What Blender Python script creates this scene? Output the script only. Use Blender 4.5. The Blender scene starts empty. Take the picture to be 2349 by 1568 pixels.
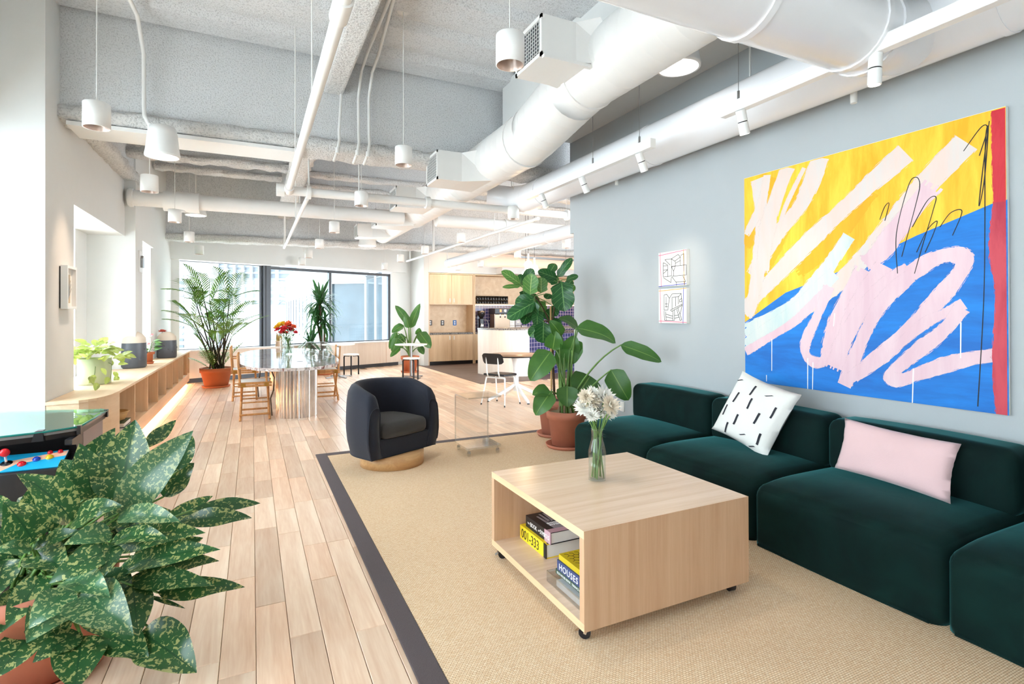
import bpy, bmesh, math, random
import numpy as np
from mathutils import Vector, Matrix
random.seed(7)
C = bpy.context.scene.collection
SC = bpy.context.scene
# ------------------------------------------------------------------ camera
F, YAW, PITCH, ROLL, PY = 1226.05, 0.45237, 0.004756, -0.003323, 714.5
W_, H_ = 2349.0, 1568.0
EYE = Vector((0, 0, 1.5))
_cy, _sy, _cp, _sp = math.cos(YAW), math.sin(YAW), math.cos(PITCH), math.sin(PITCH)
DIR = Vector((_sy*_cp, _cy*_cp, _sp))
_r = Vector((_cy, -_sy, 0)); _u = _r.cross(DIR)
RT = _r*math.cos(ROLL) + _u*math.sin(ROLL)
UP = -_r*math.sin(ROLL) + _u*math.cos(ROLL)
cam = bpy.data.cameras.new('camera'); co = bpy.data.objects.new('camera', cam); C.objects.link(co)
co.matrix_world = Matrix(((RT.x, UP.x, -DIR.x, EYE.x), (RT.y, UP.y, -DIR.y, EYE.y), (RT.z, UP.z, -DIR.z, EYE.z), (0, 0, 0, 1)))
cam.sensor_width = 36; cam.lens = F/W_*36; cam.shift_y = -(H_/2-PY)/W_; cam.clip_start = .05; cam.clip_end = 600
SC.camera = co
# ------------------------------------------------------------------ light and exposure
wd = bpy.data.worlds.new('sky'); SC.world = wd; wd.use_nodes = True
bg = wd.node_tree.nodes['Background']; bg.inputs[0].default_value = (.79, .905, 1, 1); bg.inputs[1].default_value = 3.2
SC.view_settings.view_transform = 'Standard'; SC.view_settings.look = 'None'
SC.view_settings.gamma = 1; SC.view_settings.use_curve_mapping = False
SC.view_settings.exposure = 1.87
SC.cycles.diffuse_bounces = 4; SC.cycles.transparent_max_bounces = 16
def lamp(name, kind, loc, energy, col=(1, 1, 1), size=.1, target=None, spot=None, blend=.6, shape=None, size_y=None):
    l = bpy.data.lights.new(name, kind); l.energy = energy; l.color = col
    if kind == 'AREA':
        l.size = size
        if size_y: l.shape = 'RECTANGLE'; l.size_y = size_y
    elif kind == 'SUN': l.angle = size
    else: l.shadow_soft_size = size
    if kind == 'SPOT': l.spot_size = spot; l.spot_blend = blend
    o = bpy.data.objects.new(name, l); C.objects.link(o); o.location = loc
    if target is not None: o.rotation_euler = (Vector(target)-Vector(loc)).to_track_quat('-Z', 'Y').to_euler()
    return o

# ------------------------------------------------------------------ picture measurements -> metres
def ray(px, py): return DIR + RT*((px-1174.5)/F) - UP*((py-PY)/F)
def atT(px, py, t): return EYE + ray(px, py)*t
def atZ(px, py, z=0.0): q = ray(px, py); return EYE + q*((z-1.5)/q.z)
def atX(px, py, x): q = ray(px, py); return EYE + q*(x/q.x)
def atY(px, py, y): q = ray(px, py); return EYE + q*(y/q.y)
def V(*a): return Vector(a)

# ------------------------------------------------------------------ materials
MATS = {}
def nt(name):
    m = bpy.data.materials.new(name); m.use_nodes = True; MATS[name] = m
    t = m.node_tree; return m, t, t.nodes['Principled BSDF']
def N(t, kind, **kw):
    n = t.nodes.new(kind)
    for k, v in kw.items():
        if k in n.inputs.keys(): n.inputs[k].default_value = v
        else: setattr(n, k, v)
    return n
def L(t, a, b): t.links.new(a, b)
def c4(c): return (c[0], c[1], c[2], 1)
def srgb(r, g, b):
    f = lambda c: (c/255/12.92) if c/255 <= .04045 else ((c/255+.055)/1.055)**2.4
    return (f(r), f(g), f(b))
def plain(name, col, rough=.5, metal=0.0, var=.06, nscale=8, bump=0.0, bscale=60, spec=None, coat=0, sheen=0, emit=None, estr=0):
    m, t, p = nt(name)
    tc = N(t, 'ShaderNodeTexCoord'); no = N(t, 'ShaderNodeTexNoise', Scale=nscale, Detail=3.0); L(t, tc.outputs['Object'], no.inputs['Vector'])
    r = N(t, 'ShaderNodeMix', data_type='RGBA'); r.inputs[6].default_value = c4([c*(1-var) for c in col]); r.inputs[7].default_value = c4([min(1, c*(1+var)) for c in col])
    L(t, no.outputs[0], r.inputs[0]); L(t, r.outputs[2], p.inputs['Base Color'])
    p.inputs['Roughness'].default_value = rough; p.inputs['Metallic'].default_value = metal
    if spec is not None: p.inputs['Specular IOR Level'].default_value = spec
    if coat: p.inputs['Coat Weight'].default_value = coat
    if sheen: p.inputs['Sheen Weight'].default_value = sheen
    if bump:
        b = N(t, 'ShaderNodeBump', Strength=bump, Distance=.01); n2 = N(t, 'ShaderNodeTexNoise', Scale=bscale, Detail=4.0)
        L(t, tc.outputs['Object'], n2.inputs['Vector']); L(t, n2.outputs[0], b.inputs['Height']); L(t, b.outputs[0], p.inputs['Normal'])
    if emit: p.inputs['Emission Color'].default_value = c4(emit); p.inputs['Emission Strength'].default_value = estr
    return m
def wood(name, c0, c1, axis='Y', rough=.4, scale=14, stretch=14, tint=0.0, knots=False, bump=.05):
    m, t, p = nt(name)
    tc = N(t, 'ShaderNodeTexCoord'); mp = N(t, 'ShaderNodeMapping')
    s = [1.0, 1.0, 1.0]; s['XYZ'.index(axis)] = 1.0/stretch; mp.inputs['Scale'].default_value = s
    vec = tc.outputs['Object']
    if tint:
        at = N(t, 'ShaderNodeAttribute', attribute_name='tint')
        mu = N(t, 'ShaderNodeMath', operation='MULTIPLY'); mu.inputs[1].default_value = 53.0; L(t, at.outputs['Fac'], mu.inputs[0])
        ad = N(t, 'ShaderNodeVectorMath', operation='ADD'); L(t, vec, ad.inputs[0]); L(t, mu.outputs[0], ad.inputs[1]); vec = ad.outputs[0]
    L(t, vec, mp.inputs['Vector'])
    no = N(t, 'ShaderNodeTexNoise', Scale=scale, Detail=5.0, Distortion=.6); L(t, mp.outputs[0], no.inputs['Vector'])
    n3 = N(t, 'ShaderNodeTexNoise', Scale=scale*7, Detail=3.0); L(t, mp.outputs[0], n3.inputs['Vector'])
    mx = N(t, 'ShaderNodeMath', operation='MULTIPLY_ADD'); mx.inputs[1].default_value = .35; L(t, n3.outputs[0], mx.inputs[0]); L(t, no.outputs[0], mx.inputs[2])
    rp = N(t, 'ShaderNodeValToRGB'); rp.color_ramp.elements[0].position = .45; rp.color_ramp.elements[1].position = .9
    rp.color_ramp.elements[0].color = c4(c0); rp.color_ramp.elements[1].color = c4(c1); L(t, mx.outputs[0], rp.inputs[0])
    out = rp.outputs[0]
    if knots:
        vo = N(t, 'ShaderNodeTexVoronoi', Scale=2.6); m2 = N(t, 'ShaderNodeMapping'); m2.inputs['Scale'].default_value = (1.6, .55, 1); L(t, vec, m2.inputs['Vector']); L(t, m2.outputs[0], vo.inputs['Vector'])
        kr = N(t, 'ShaderNodeValToRGB'); kr.color_ramp.elements[0].position = .02; kr.color_ramp.elements[1].position = .075
        kr.color_ramp.elements[0].color = (.42, .36, .32, 1); kr.color_ramp.elements[1].color = (1, 1, 1, 1); L(t, vo.outputs[0], kr.inputs[0])
        mm = N(t, 'ShaderNodeMix', data_type='RGBA', blend_type='MULTIPLY'); mm.inputs[0].default_value = .8; L(t, out, mm.inputs[6]); L(t, kr.outputs[0], mm.inputs[7]); out = mm.outputs[2]
    if tint:
        mr = N(t, 'ShaderNodeMapRange'); mr.inputs[3].default_value = 1-tint; mr.inputs[4].default_value = 1+tint*.6; L(t, at.outputs['Fac'], mr.inputs[0])
        mv = N(t, 'ShaderNodeVectorMath', operation='SCALE'); L(t, out, mv.inputs[0]); L(t, mr.outputs[0], mv.inputs[3]); out = mv.outputs[0]
    L(t, out, p.inputs['Base Color']); p.inputs['Roughness'].default_value = rough
    if bump:
        b = N(t, 'ShaderNodeBump', Strength=bump, Distance=.005); L(t, mx.outputs[0], b.inputs['Height']); L(t, b.outputs[0], p.inputs['Normal'])
    return m
def glass(name, tint=(1, 1, 1), edge=.5, base=.06, rough=0.0):
    m, t, p = nt(name); t.nodes.remove(p); o = t.nodes['Material Output']
    tr = N(t, 'ShaderNodeBsdfTransparent'); tr.inputs[0].default_value = c4(tint); g = N(t, 'ShaderNodeBsdfGlossy'); g.inputs['Roughness'].default_value = rough
    lw = N(t, 'ShaderNodeLayerWeight', Blend=.35); mr = N(t, 'ShaderNodeMapRange'); mr.inputs[3].default_value = base; mr.inputs[4].default_value = edge
    pw = N(t, 'ShaderNodeMath', operation='POWER'); pw.inputs[1].default_value = 2.5; L(t, lw.outputs['Facing'], pw.inputs[0]); L(t, pw.outputs[0], mr.inputs[0])
    mx = N(t, 'ShaderNodeMixShader'); L(t, mr.outputs[0], mx.inputs[0]); L(t, tr.outputs[0], mx.inputs[1]); L(t, g.outputs[0], mx.inputs[2]); L(t, mx.outputs[0], o.inputs[0])
    return m
def spray(name, col, strength=1.0, scale=55, dist=.03):
    m, t, p = nt(name)
    tc = N(t, 'ShaderNodeTexCoord'); no = N(t, 'ShaderNodeTexNoise', Scale=scale, Detail=4.0, Roughness=.65); L(t, tc.outputs['Object'], no.inputs['Vector'])
    big = N(t, 'ShaderNodeTexNoise', Scale=1.2, Detail=3.0); L(t, tc.outputs['Object'], big.inputs['Vector'])
    rp = N(t, 'ShaderNodeValToRGB'); rp.color_ramp.elements[0].position = .36; rp.color_ramp.elements[1].position = .5
    rp.color_ramp.elements[0].color = c4([c*.74 for c in col]); rp.color_ramp.elements[1].color = c4(col); L(t, no.outputs[0], rp.inputs[0])
    mm = N(t, 'ShaderNodeMix', data_type='RGBA', blend_type='MULTIPLY'); mm.inputs[0].default_value = .12; L(t, rp.outputs[0], mm.inputs[6]); L(t, big.outputs[0], mm.inputs[7])
    L(t, mm.outputs[2], p.inputs['Base Color']); p.inputs['Roughness'].default_value = .95; p.inputs['Specular IOR Level'].default_value = .1
    b = N(t, 'ShaderNodeBump', Strength=strength, Distance=dist); L(t, no.outputs[0], b.inputs['Height']); L(t, b.outputs[0], p.inputs['Normal'])
    return m
def speckle(name, base, spots, scale=60, rough=.25, warp=0.0, thr=(.42, .5)):
    m, t, p = nt(name)
    tc = N(t, 'ShaderNodeTexCoord'); vec = tc.outputs['Object']
    no = N(t, 'ShaderNodeTexNoise', Scale=scale, Detail=3.0, Distortion=warp); L(t, vec, no.inputs['Vector'])
    rp = N(t, 'ShaderNodeValToRGB'); e = rp.color_ramp.elements; e[0].position = thr[0]; e[1].position = thr[1]; e[0].color = c4(spots[0]); e[1].color = c4(base)
    for i, s in enumerate(spots[1:]):
        x = e.new(thr[1]+.08+.05*i); x.color = c4(s)
    L(t, no.outputs[0], rp.inputs[0]); L(t, rp.outputs[0], p.inputs['Base Color']); p.inputs['Roughness'].default_value = rough
    return m
def leafmat(name, c0, c1, vein=None, nv=7, speck=None, rough=.35, back=None, sscale=26, sthr=.56, edge=None, trans=.22):
    m, t, p = nt(name)
    uv = N(t, 'ShaderNodeUVMap', uv_map='UVMap'); sp = N(t, 'ShaderNodeSeparateXYZ'); L(t, uv.outputs[0], sp.inputs[0])
    tc = N(t, 'ShaderNodeTexCoord'); no = N(t, 'ShaderNodeTexNoise', Scale=9.0, Detail=3.0); L(t, tc.outputs['Object'], no.inputs['Vector'])
    mx = N(t, 'ShaderNodeMix', data_type='RGBA'); mx.inputs[6].default_value = c4(c0); mx.inputs[7].default_value = c4(c1); L(t, no.outputs[0], mx.inputs[0]); out = mx.outputs[2]
    au = N(t, 'ShaderNodeMath', operation='SUBTRACT'); au.inputs[1].default_value = .5; L(t, sp.outputs[0], au.inputs[0])
    ab = N(t, 'ShaderNodeMath', operation='ABSOLUTE'); L(t, au.outputs[0], ab.inputs[0])      # 0 at midrib .. .5 at edge
    if speck:
        mp = N(t, 'ShaderNodeMapping'); mp.inputs['Scale'].default_value = (1, 1, 1); L(t, tc.outputs['Object'], mp.inputs['Vector'])
        ns = N(t, 'ShaderNodeTexNoise', Scale=sscale, Detail=2.5, Roughness=.55, Distortion=.7); L(t, mp.outputs[0], ns.inputs['Vector'])
        ed = N(t, 'ShaderNodeMath', operation='MULTIPLY_ADD'); ed.inputs[1].default_value = .10; L(t, ab.outputs[0], ed.inputs[0]); L(t, ns.outputs[0], ed.inputs[2])
        rs = N(t, 'ShaderNodeValToRGB'); rs.color_ramp.elements[0].position = sthr; rs.color_ramp.elements[1].position = sthr+.025; L(t, ed.outputs[0], rs.inputs[0])
        m3 = N(t, 'ShaderNodeMix', data_type='RGBA'); L(t, rs.outputs[0], m3.inputs[0]); L(t, out, m3.inputs[6]); m3.inputs[7].default_value = c4(speck); out = m3.outputs[2]
    if vein:
        k = N(t, 'ShaderNodeMath', operation='MULTIPLY_ADD'); k.inputs[1].default_value = -.55; L(t, ab.outputs[0], k.inputs[0]); L(t, sp.outputs[1], k.inputs[2])
        ml = N(t, 'ShaderNodeMath', operation='MULTIPLY'); ml.inputs[1].default_value = nv; L(t, k.outputs[0], ml.inputs[0])
        fr = N(t, 'ShaderNodeMath', operation='PINGPONG'); fr.inputs[1].default_value = .5; L(t, ml.outputs[0], fr.inputs[0])
        v1 = N(t, 'ShaderNodeMath', operation='LESS_THAN'); v1.inputs[1].default_value = .045; L(t, fr.outputs[0], v1.inputs[0])
        v2 = N(t, 'ShaderNodeMath', operation='LESS_THAN'); v2.inputs[1].default_value = .022; L(t, ab.outputs[0], v2.inputs[0])
        vv = N(t, 'ShaderNodeMath', operation='MAXIMUM'); L(t, v2.outputs[0], vv.inputs[0])
        if nv:
            sc_ = N(t, 'ShaderNodeMath', operation='MULTIPLY'); sc_.inputs[1].default_value = .6; L(t, v1.outputs[0], sc_.inputs[0]); L(t, sc_.outputs[0], vv.inputs[1])
        m4 = N(t, 'ShaderNodeMix', data_type='RGBA'); L(t, vv.outputs[0], m4.inputs[0]); L(t, out, m4.inputs[6]); m4.inputs[7].default_value = c4(vein); out = m4.outputs[2]
        b = N(t, 'ShaderNodeBump', Strength=.3, Distance=.004); L(t, fr.outputs[0], b.inputs['Height']); L(t, b.outputs[0], p.inputs['Normal'])
    if edge:
        e2 = N(t, 'ShaderNodeMath', operation='GREATER_THAN'); e2.inputs[1].default_value = .33; L(t, ab.outputs[0], e2.inputs[0])
        m5 = N(t, 'ShaderNodeMix', data_type='RGBA'); L(t, e2.outputs[0], m5.inputs[0]); L(t, out, m5.inputs[6]); m5.inputs[7].default_value = c4(edge); out = m5.outputs[2]
    oi = N(t, 'ShaderNodeObjectInfo'); rv = N(t, 'ShaderNodeMapRange'); rv.inputs[3].default_value = .68; rv.inputs[4].default_value = 1.22; L(t, oi.outputs['Random'], rv.inputs[0])
    so = N(t, 'ShaderNodeVectorMath', operation='SCALE'); L(t, out, so.inputs[0]); L(t, rv.outputs[0], so.inputs[3]); out = so.outputs[0]
    L(t, out, p.inputs['Base Color']); p.inputs['Roughness'].default_value = rough
    if trans:
        tl = N(t, 'ShaderNodeBsdfTranslucent'); sv = N(t, 'ShaderNodeVectorMath', operation='SCALE'); sv.inputs[3].default_value = 1.4; L(t, out, sv.inputs[0]); L(t, sv.outputs[0], tl.inputs[0])
        ms = N(t, 'ShaderNodeMixShader'); ms.inputs[0].default_value = trans; L(t, p.outputs[0], ms.inputs[1]); L(t, tl.outputs[0], ms.inputs[2]); L(t, ms.outputs[0], t.nodes['Material Output'].inputs[0])
    return m

plain('wall_white', srgb(226, 226, 223), .7, var=.015, bump=.05, bscale=180)
plain('wall_white_dim', srgb(180, 185, 187), .7, var=.015, bump=.05, bscale=180)  # right wall: white paint darkened, weaker light put into its colour
plain('white_paint', srgb(236, 235, 232), .45, var=.02)
plain('white_metal', srgb(240, 239, 236), .35, var=.015)
plain('duct_white', srgb(238, 237, 234), .4, var=.02, bump=.04, bscale=12)
plain('gloss_white', srgb(240, 240, 242), .18, var=.015)
spray('fireproof', srgb(241, 242, 243), .9, 70, .016)
spray('fireproof_lip', srgb(248, 247, 245), 1.0, 45, .03)
plain('plaster', srgb(222, 222, 219), .8, var=.02)
wood('oak_plank', srgb(220, 178, 146), srgb(247, 221, 195), 'Y', .34, 12, 14, tint=.2, knots=True, bump=.03)
wood('dark_plank', srgb(84, 68, 62), srgb(112, 94, 86), 'X', .5, 10, 12, bump=.03)
wood('light_oak', srgb(196, 154, 120), srgb(214, 176, 142), 'Z', .45, 22, 26)
wood('table_oak_x', srgb(224, 190, 160), srgb(240, 212, 186), 'X', .25, 22, 26)
wood('table_oak_end', srgb(222, 188, 146), srgb(236, 206, 168), 'Y', .4, 22, 20)
wood('birch', srgb(222, 190, 152), srgb(238, 212, 180), 'Y', .5, 8, 16, bump=.02)
wood('birch_z', srgb(216, 182, 142), srgb(234, 206, 170), 'Z', .5, 9, 16, bump=.02)
wood('pale_panel', srgb(232, 214, 198), srgb(244, 230, 216), 'Z', .5, 8, 16, bump=.01)
wood('chair_wood', srgb(170, 116, 64), srgb(205, 152, 96), 'Z', .4, 26, 14)
plain('black_metal', (.012, .012, .014), .35, .3)
plain('black_plastic', (.012, .012, .015), .3)
plain('dark_shadow', (.02, .02, .02), .8)
plain('chrome', (.75, .75, .76), .15, 1.0)
plain('brass', srgb(176, 134, 70), .3, 1.0)
plain('grey_metal', srgb(150, 150, 150), .3, .9)
plain('frame_dark', srgb(74, 78, 84), .4, .3)
plain('terracotta', srgb(190, 118, 92), .75, var=.14, nscale=7, bump=.1, bscale=40)
plain('terracotta_far', srgb(192, 108, 68), .75, var=.1, nscale=7)
plain('terracotta_pale', srgb(194, 128, 106), .8, var=.14, nscale=6)
plain('soil', (.06, .035, .022), .95, var=.5, nscale=60, bump=.8, bscale=70)
plain('moss', srgb(140, 122, 96), .95, var=.4, nscale=60, bump=.8, bscale=70)
plain('stem_green', srgb(96, 132, 62), .45, var=.15)
plain('stem_dark', srgb(52, 50, 34), .6, var=.2)
plain('bark', srgb(82, 62, 44), .85, var=.3, nscale=30, bump=.4)
plain('bamboo', srgb(190, 150, 92), .5, var=.12)
plain('canvas_white', srgb(240, 238, 232), .8, bump=.08, bscale=300)
plain('linen', srgb(236, 234, 228), .85, var=.03, bump=.12, bscale=160)
plain('ink', (.02, .02, .03), .8)
plain('pink_cloth', srgb(226, 190, 190), .8, var=.03, bump=.1, bscale=170, sheen=.3)
def fabric(name, c, scale=420, var=.25, rough=.85, bump=.25, sheen=.15):
    return plain(name, c, rough, var=var, nscale=scale, bump=bump, bscale=scale, sheen=sheen)
wood('base_oak', srgb(196, 148, 98), srgb(220, 178, 126), 'X', .4, 20, 20)
fabric('navy_wool', (.009, .012, .024), 260, .35, .9, .3, .12)
fabric('grey_wool', (.036, .034, .033), 320, .7, .9, .35, .15)
def velvet():
    m, t, p = nt('velvet')
    tc = N(t, 'ShaderNodeTexCoord'); no = N(t, 'ShaderNodeTexNoise', Scale=3.5, Detail=4.0, Distortion=1.0); L(t, tc.outputs['Object'], no.inputs['Vector'])
    rp = N(t, 'ShaderNodeValToRGB'); rp.color_ramp.elements[0].position = .35; rp.color_ramp.elements[1].position = .75
    rp.color_ramp.elements[0].color = (.0018, .0105, .0095, 1); rp.color_ramp.elements[1].color = (.003, .021, .018, 1)
    L(t, no.outputs[0], rp.inputs[0]); L(t, rp.outputs[0], p.inputs['Base Color']); p.inputs['Roughness'].default_value = .85
    p.inputs['Specular IOR Level'].default_value = .15
    p.inputs['Sheen Weight'].default_value = .62; p.inputs['Sheen Roughness'].default_value = .28; p.inputs['Sheen Tint'].default_value = (.10, .42, .43, 1)
    b = N(t, 'ShaderNodeBump', Strength=.15, Distance=.01); L(t, no.outputs[0], b.inputs['Height']); L(t, b.outputs[0], p.inputs['Normal'])
velvet()
def sisal():
    m, t, p = nt('sisal')
    tc = N(t, 'ShaderNodeTexCoord')
    br = N(t, 'ShaderNodeTexBrick', Scale=1.0); br.inputs['Brick Width'].default_value = .016; br.inputs['Row Height'].default_value = .0095; br.inputs['Mortar Size'].default_value = .0016; br.inputs['Mortar Smooth'].default_value = .6
    br.inputs['Color1'].default_value = c4(srgb(238, 207, 170)); br.inputs['Color2'].default_value = c4(srgb(248, 224, 192)); br.inputs['Mortar'].default_value = c4(srgb(200, 166, 130))
    L(t, tc.outputs['Object'], br.inputs['Vector'])
    no = N(t, 'ShaderNodeTexNoise', Scale=110.0, Detail=2.0); L(t, tc.outputs['Object'], no.inputs['Vector'])
    mm = N(t, 'ShaderNodeMix', data_type='RGBA', blend_type='OVERLAY'); mm.inputs[0].default_value = .45; L(t, br.outputs[0], mm.inputs[6]); L(t, no.outputs[0], mm.inputs[7])
    L(t, mm.outputs[2], p.inputs['Base Color']); p.inputs['Roughness'].default_value = .95; p.inputs['Specular IOR Level'].default_value = .1
    b = N(t, 'ShaderNodeBump', Strength=.6, Distance=.006, invert=True); L(t, br.outputs['Fac'], b.inputs['Height'])
    b2 = N(t, 'ShaderNodeBump', Strength=.4, Distance=.004); L(t, no.outputs[0], b2.inputs['Height']); L(t, b.outputs[0], b2.inputs['Normal']); L(t, b2.outputs[0], p.inputs['Normal'])
sisal()
fabric('rug_band', srgb(78, 66, 68), 300, .2, .95, .3, .1)
def marble():
    m, t, p = nt('marble')
    tc = N(t, 'ShaderNodeTexCoord')
    no = N(t, 'ShaderNodeTexNoise', Scale=5.0, Detail=6.0, Distortion=2.2); L(t, tc.outputs['Object'], no.inputs['Vector'])
    vo = N(t, 'ShaderNodeTexVoronoi', Scale=14.0, feature='DISTANCE_TO_EDGE'); L(t, tc.outputs['Object'], vo.inputs['Vector'])
    rp = N(t, 'ShaderNodeValToRGB'); e = rp.color_ramp.elements
    e[0].position = .36; e[0].color = c4(srgb(112, 66, 58)); e[1].position = .47; e[1].color = c4(srgb(214, 206, 202))
    x = e.new(.6); x.color = c4(srgb(150, 140, 138)); x = e.new(.66); x.color = c4(srgb(222, 216, 214)); L(t, no.outputs[0], rp.inputs[0])
    L(t, rp.outputs[0], p.inputs['Base Color']); p.inputs['Roughness'].default_value = .07; p.inputs['Coat Weight'].default_value = .3
marble()
speckle('terrazzo', srgb(70, 62, 60), [srgb(20, 20, 22), srgb(210, 200, 190), srgb(90, 80, 74)], 70, .3)
def tiles():
    m, t, p = nt('blue_tile')
    tc = N(t, 'ShaderNodeTexCoord'); mp = N(t, 'ShaderNodeMapping'); mp.inputs['Rotation'].default_value = (math.pi/2, 0, 0); L(t, tc.outputs['Object'], mp.inputs['Vector'])
    br = N(t, 'ShaderNodeTexBrick', Scale=1.0, offset=0.0); br.inputs['Brick Width'].default_value = .1; br.inputs['Row Height'].default_value = .1; br.inputs['Mortar Size'].default_value = .006
    br.inputs['Color1'].default_value = c4(srgb(30, 34, 78)); br.inputs['Color2'].default_value = c4(srgb(42, 44, 92)); br.inputs['Mortar'].default_value = c4(srgb(150, 140, 160))
    L(t, mp.outputs[0], br.inputs['Vector']); L(t, br.outputs[0], p.inputs['Base Color']); p.inputs['Roughness'].default_value = .2
    b = N(t, 'ShaderNodeBump', Strength=.5, Distance=.004, invert=True); L(t, br.outputs['Fac'], b.inputs['Height']); L(t, b.outputs[0], p.inputs['Normal'])
tiles()
def led(name, col, s):
    m, t, p = nt(name); t.nodes.remove(p); e = N(t, 'ShaderNodeEmission'); e.inputs[0].default_value = c4(col); e.inputs[1].default_value = s
    L(t, e.outputs[0], t.nodes['Material Output'].inputs[0])
led('led_warm', (1, .68, .42), 10); led('bulb', (1, .72, .42), 14); led('lamp_disc', (1, .97, .92), 1.1); led('dispenser_red', (1, .12, .05), 2)
glass('window_glass', (.97, .985, .98), .35, .03)
glass('clear_glass', (.96, .975, .97), .55, .05)
glass('acrylic', (.975, .975, .97), .5, .06)
glass('acrylic_edge', (.95, .96, .955), .8, .26, .08)
glass('green_glass', (.55, .85, .78), .7, .25)
glass('water', (.93, .96, .93), .3, .05)
plain('bronze_inner', srgb(168, 150, 140), .3, .6)

# ------------------------------------------------------------------ mesh building
class MB:
    def __init__(s): s.v = []; s.f = []; s.m = []; s.s = []; s.uv = None
    def add(s, vs, fs, m=0, sm=False):
        o = len(s.v); s.v += [tuple(v) for v in vs]
        for f in fs: s.f.append([o+i for i in f]); s.m.append(m); s.s.append(sm)
        return s
    def box(s, x0, y0, z0, x1, y1, z1, m=0):
        x0, x1 = min(x0, x1), max(x0, x1); y0, y1 = min(y0, y1), max(y0, y1); z0, z1 = min(z0, z1), max(z0, z1)
        return s.add([(x0, y0, z0), (x1, y0, z0), (x1, y1, z0), (x0, y1, z0), (x0, y0, z1), (x1, y0, z1), (x1, y1, z1), (x0, y1, z1)],
                     [(0, 3, 2, 1), (4, 5, 6, 7), (0, 1, 5, 4), (1, 2, 6, 5), (2, 3, 7, 6), (3, 0, 4, 7)], m)
    def bar(s, a, b, w, h, m=0, up=(0, 0, 1)):                     # square bar from a to b, w across, h along 'up'
        a, b = Vector(a), Vector(b); d = (b-a).normalized(); u = Vector(up); sd = d.cross(u)
        if sd.length < 1e-4: sd = d.cross(Vector((0, 1, 0)))
        sd.normalize(); u = sd.cross(d).normalized(); sd *= w/2; u *= h/2
        return s.add([a-sd-u, a+sd-u, a+sd+u, a-sd+u, b-sd-u, b+sd-u, b+sd+u, b-sd+u],
                     [(0, 1, 2, 3), (7, 6, 5, 4), (4, 5, 1, 0), (5, 6, 2, 1), (6, 7, 3, 2), (7, 4, 0, 3)], m)
    def tube(s, pts, r, n=10, m=0, caps=True, sm=True):
        pts = [Vector(p) for p in pts]; k = len(pts); rs = r if isinstance(r, (list, tuple)) else [r]*k
        vs = []; ref = None
        for i, p in enumerate(pts):
            d = (pts[min(i+1, k-1)]-pts[max(i-1, 0)]).normalized()
            if ref is None: ref = d.orthogonal().normalized()
            ref = (ref - d*ref.dot(d)).normalized(); b = d.cross(ref)
            for j in range(n):
                a = 2*math.pi*j/n; vs.append(p + (ref*math.cos(a)+b*math.sin(a))*rs[i])
        fs = [(i*n+j, i*n+(j+1) % n, (i+1)*n+(j+1) % n, (i+1)*n+j) for i in range(k-1) for j in range(n)]
        o = len(s.f); s.add(vs, fs, m, sm)
        if caps: s.add([vs[j] for j in range(n)], [tuple(reversed(range(n)))], m); s.add(vs[-n:], [tuple(range(n))], m)
        return s
    def lathe(s, prof, c=(0, 0, 0), n=24, m=0, sm=True):            # profile of (radius, z)
        vs = []; c = Vector(c)
        for r, z in prof:
            for j in range(n): a = 2*math.pi*j/n; vs.append((c.x+r*math.cos(a), c.y+r*math.sin(a), c.z+z))
        fs = [(i*n+j, i*n+(j+1) % n, (i+1)*n+(j+1) % n, (i+1)*n+j) for i in range(len(prof)-1) for j in range(n)]
        return s.add(vs, fs, m, sm)
    def disc(s, c, r, n=24, m=0, flip=False):
        vs = [(c[0]+r*math.cos(2*math.pi*j/n), c[1]+r*math.sin(2*math.pi*j/n), c[2]) for j in range(n)]
        return s.add(vs, [tuple(range(n)) if not flip else tuple(reversed(range(n)))], m)
    def prism(s, poly, z0, z1, m=0, ms=None):
        k = len(poly)
        s.add([(x, y, z0) for x, y in poly], [tuple(reversed(range(k)))], m); s.add([(x, y, z1) for x, y in poly], [tuple(range(k))], m)
        return s.add([(x, y, z0) for x, y in poly]+[(x, y, z1) for x, y in poly], [(i, (i+1) % k, k+(i+1) % k, k+i) for i in range(k)], m if ms is None else ms)
    def sph(s, c, r, n=10, k=6, m=0, sx=1, sy=1, sz=1):
        prof = [(max(r*math.sin(math.pi*i/k), 1e-4), -r*math.cos(math.pi*i/k)) for i in range(k+1)]
        o = len(s.v); s.lathe(prof, (0, 0, 0), n, m)
        for i in range(o, len(s.v)): x, y, z = s.v[i]; s.v[i] = (c[0]+x*sx, c[1]+y*sy, c[2]+z*sz)
        return s
    def grid(s, fn, nu, nv, m=0, sm=True):
        vs = [fn(i/nu, j/nv) for j in range(nv+1) for i in range(nu+1)]
        return s.add(vs, [(j*(nu+1)+i, j*(nu+1)+i+1, (j+1)*(nu+1)+i+1, (j+1)*(nu+1)+i) for j in range(nv) for i in range(nu)], m, sm)
    def mesh(s, name, mats):
        me = bpy.data.meshes.new(name); me.from_pydata(s.v, [], s.f)
        for mm in (mats if isinstance(mats, (list, tuple)) else [mats]): me.materials.append(MATS[mm])
        me.polygons.foreach_set('material_index', s.m); me.polygons.foreach_set('use_smooth', s.s)
        if s.uv: 
            ul = me.uv_layers.new(name='UVMap'); idx = np.zeros(len(me.loops), dtype=np.int32); me.loops.foreach_get('vertex_index', idx)
            ul.data.foreach_set('uv', np.array(s.uv, dtype=np.float32)[idx].ravel())
        me.update(); return me
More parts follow.
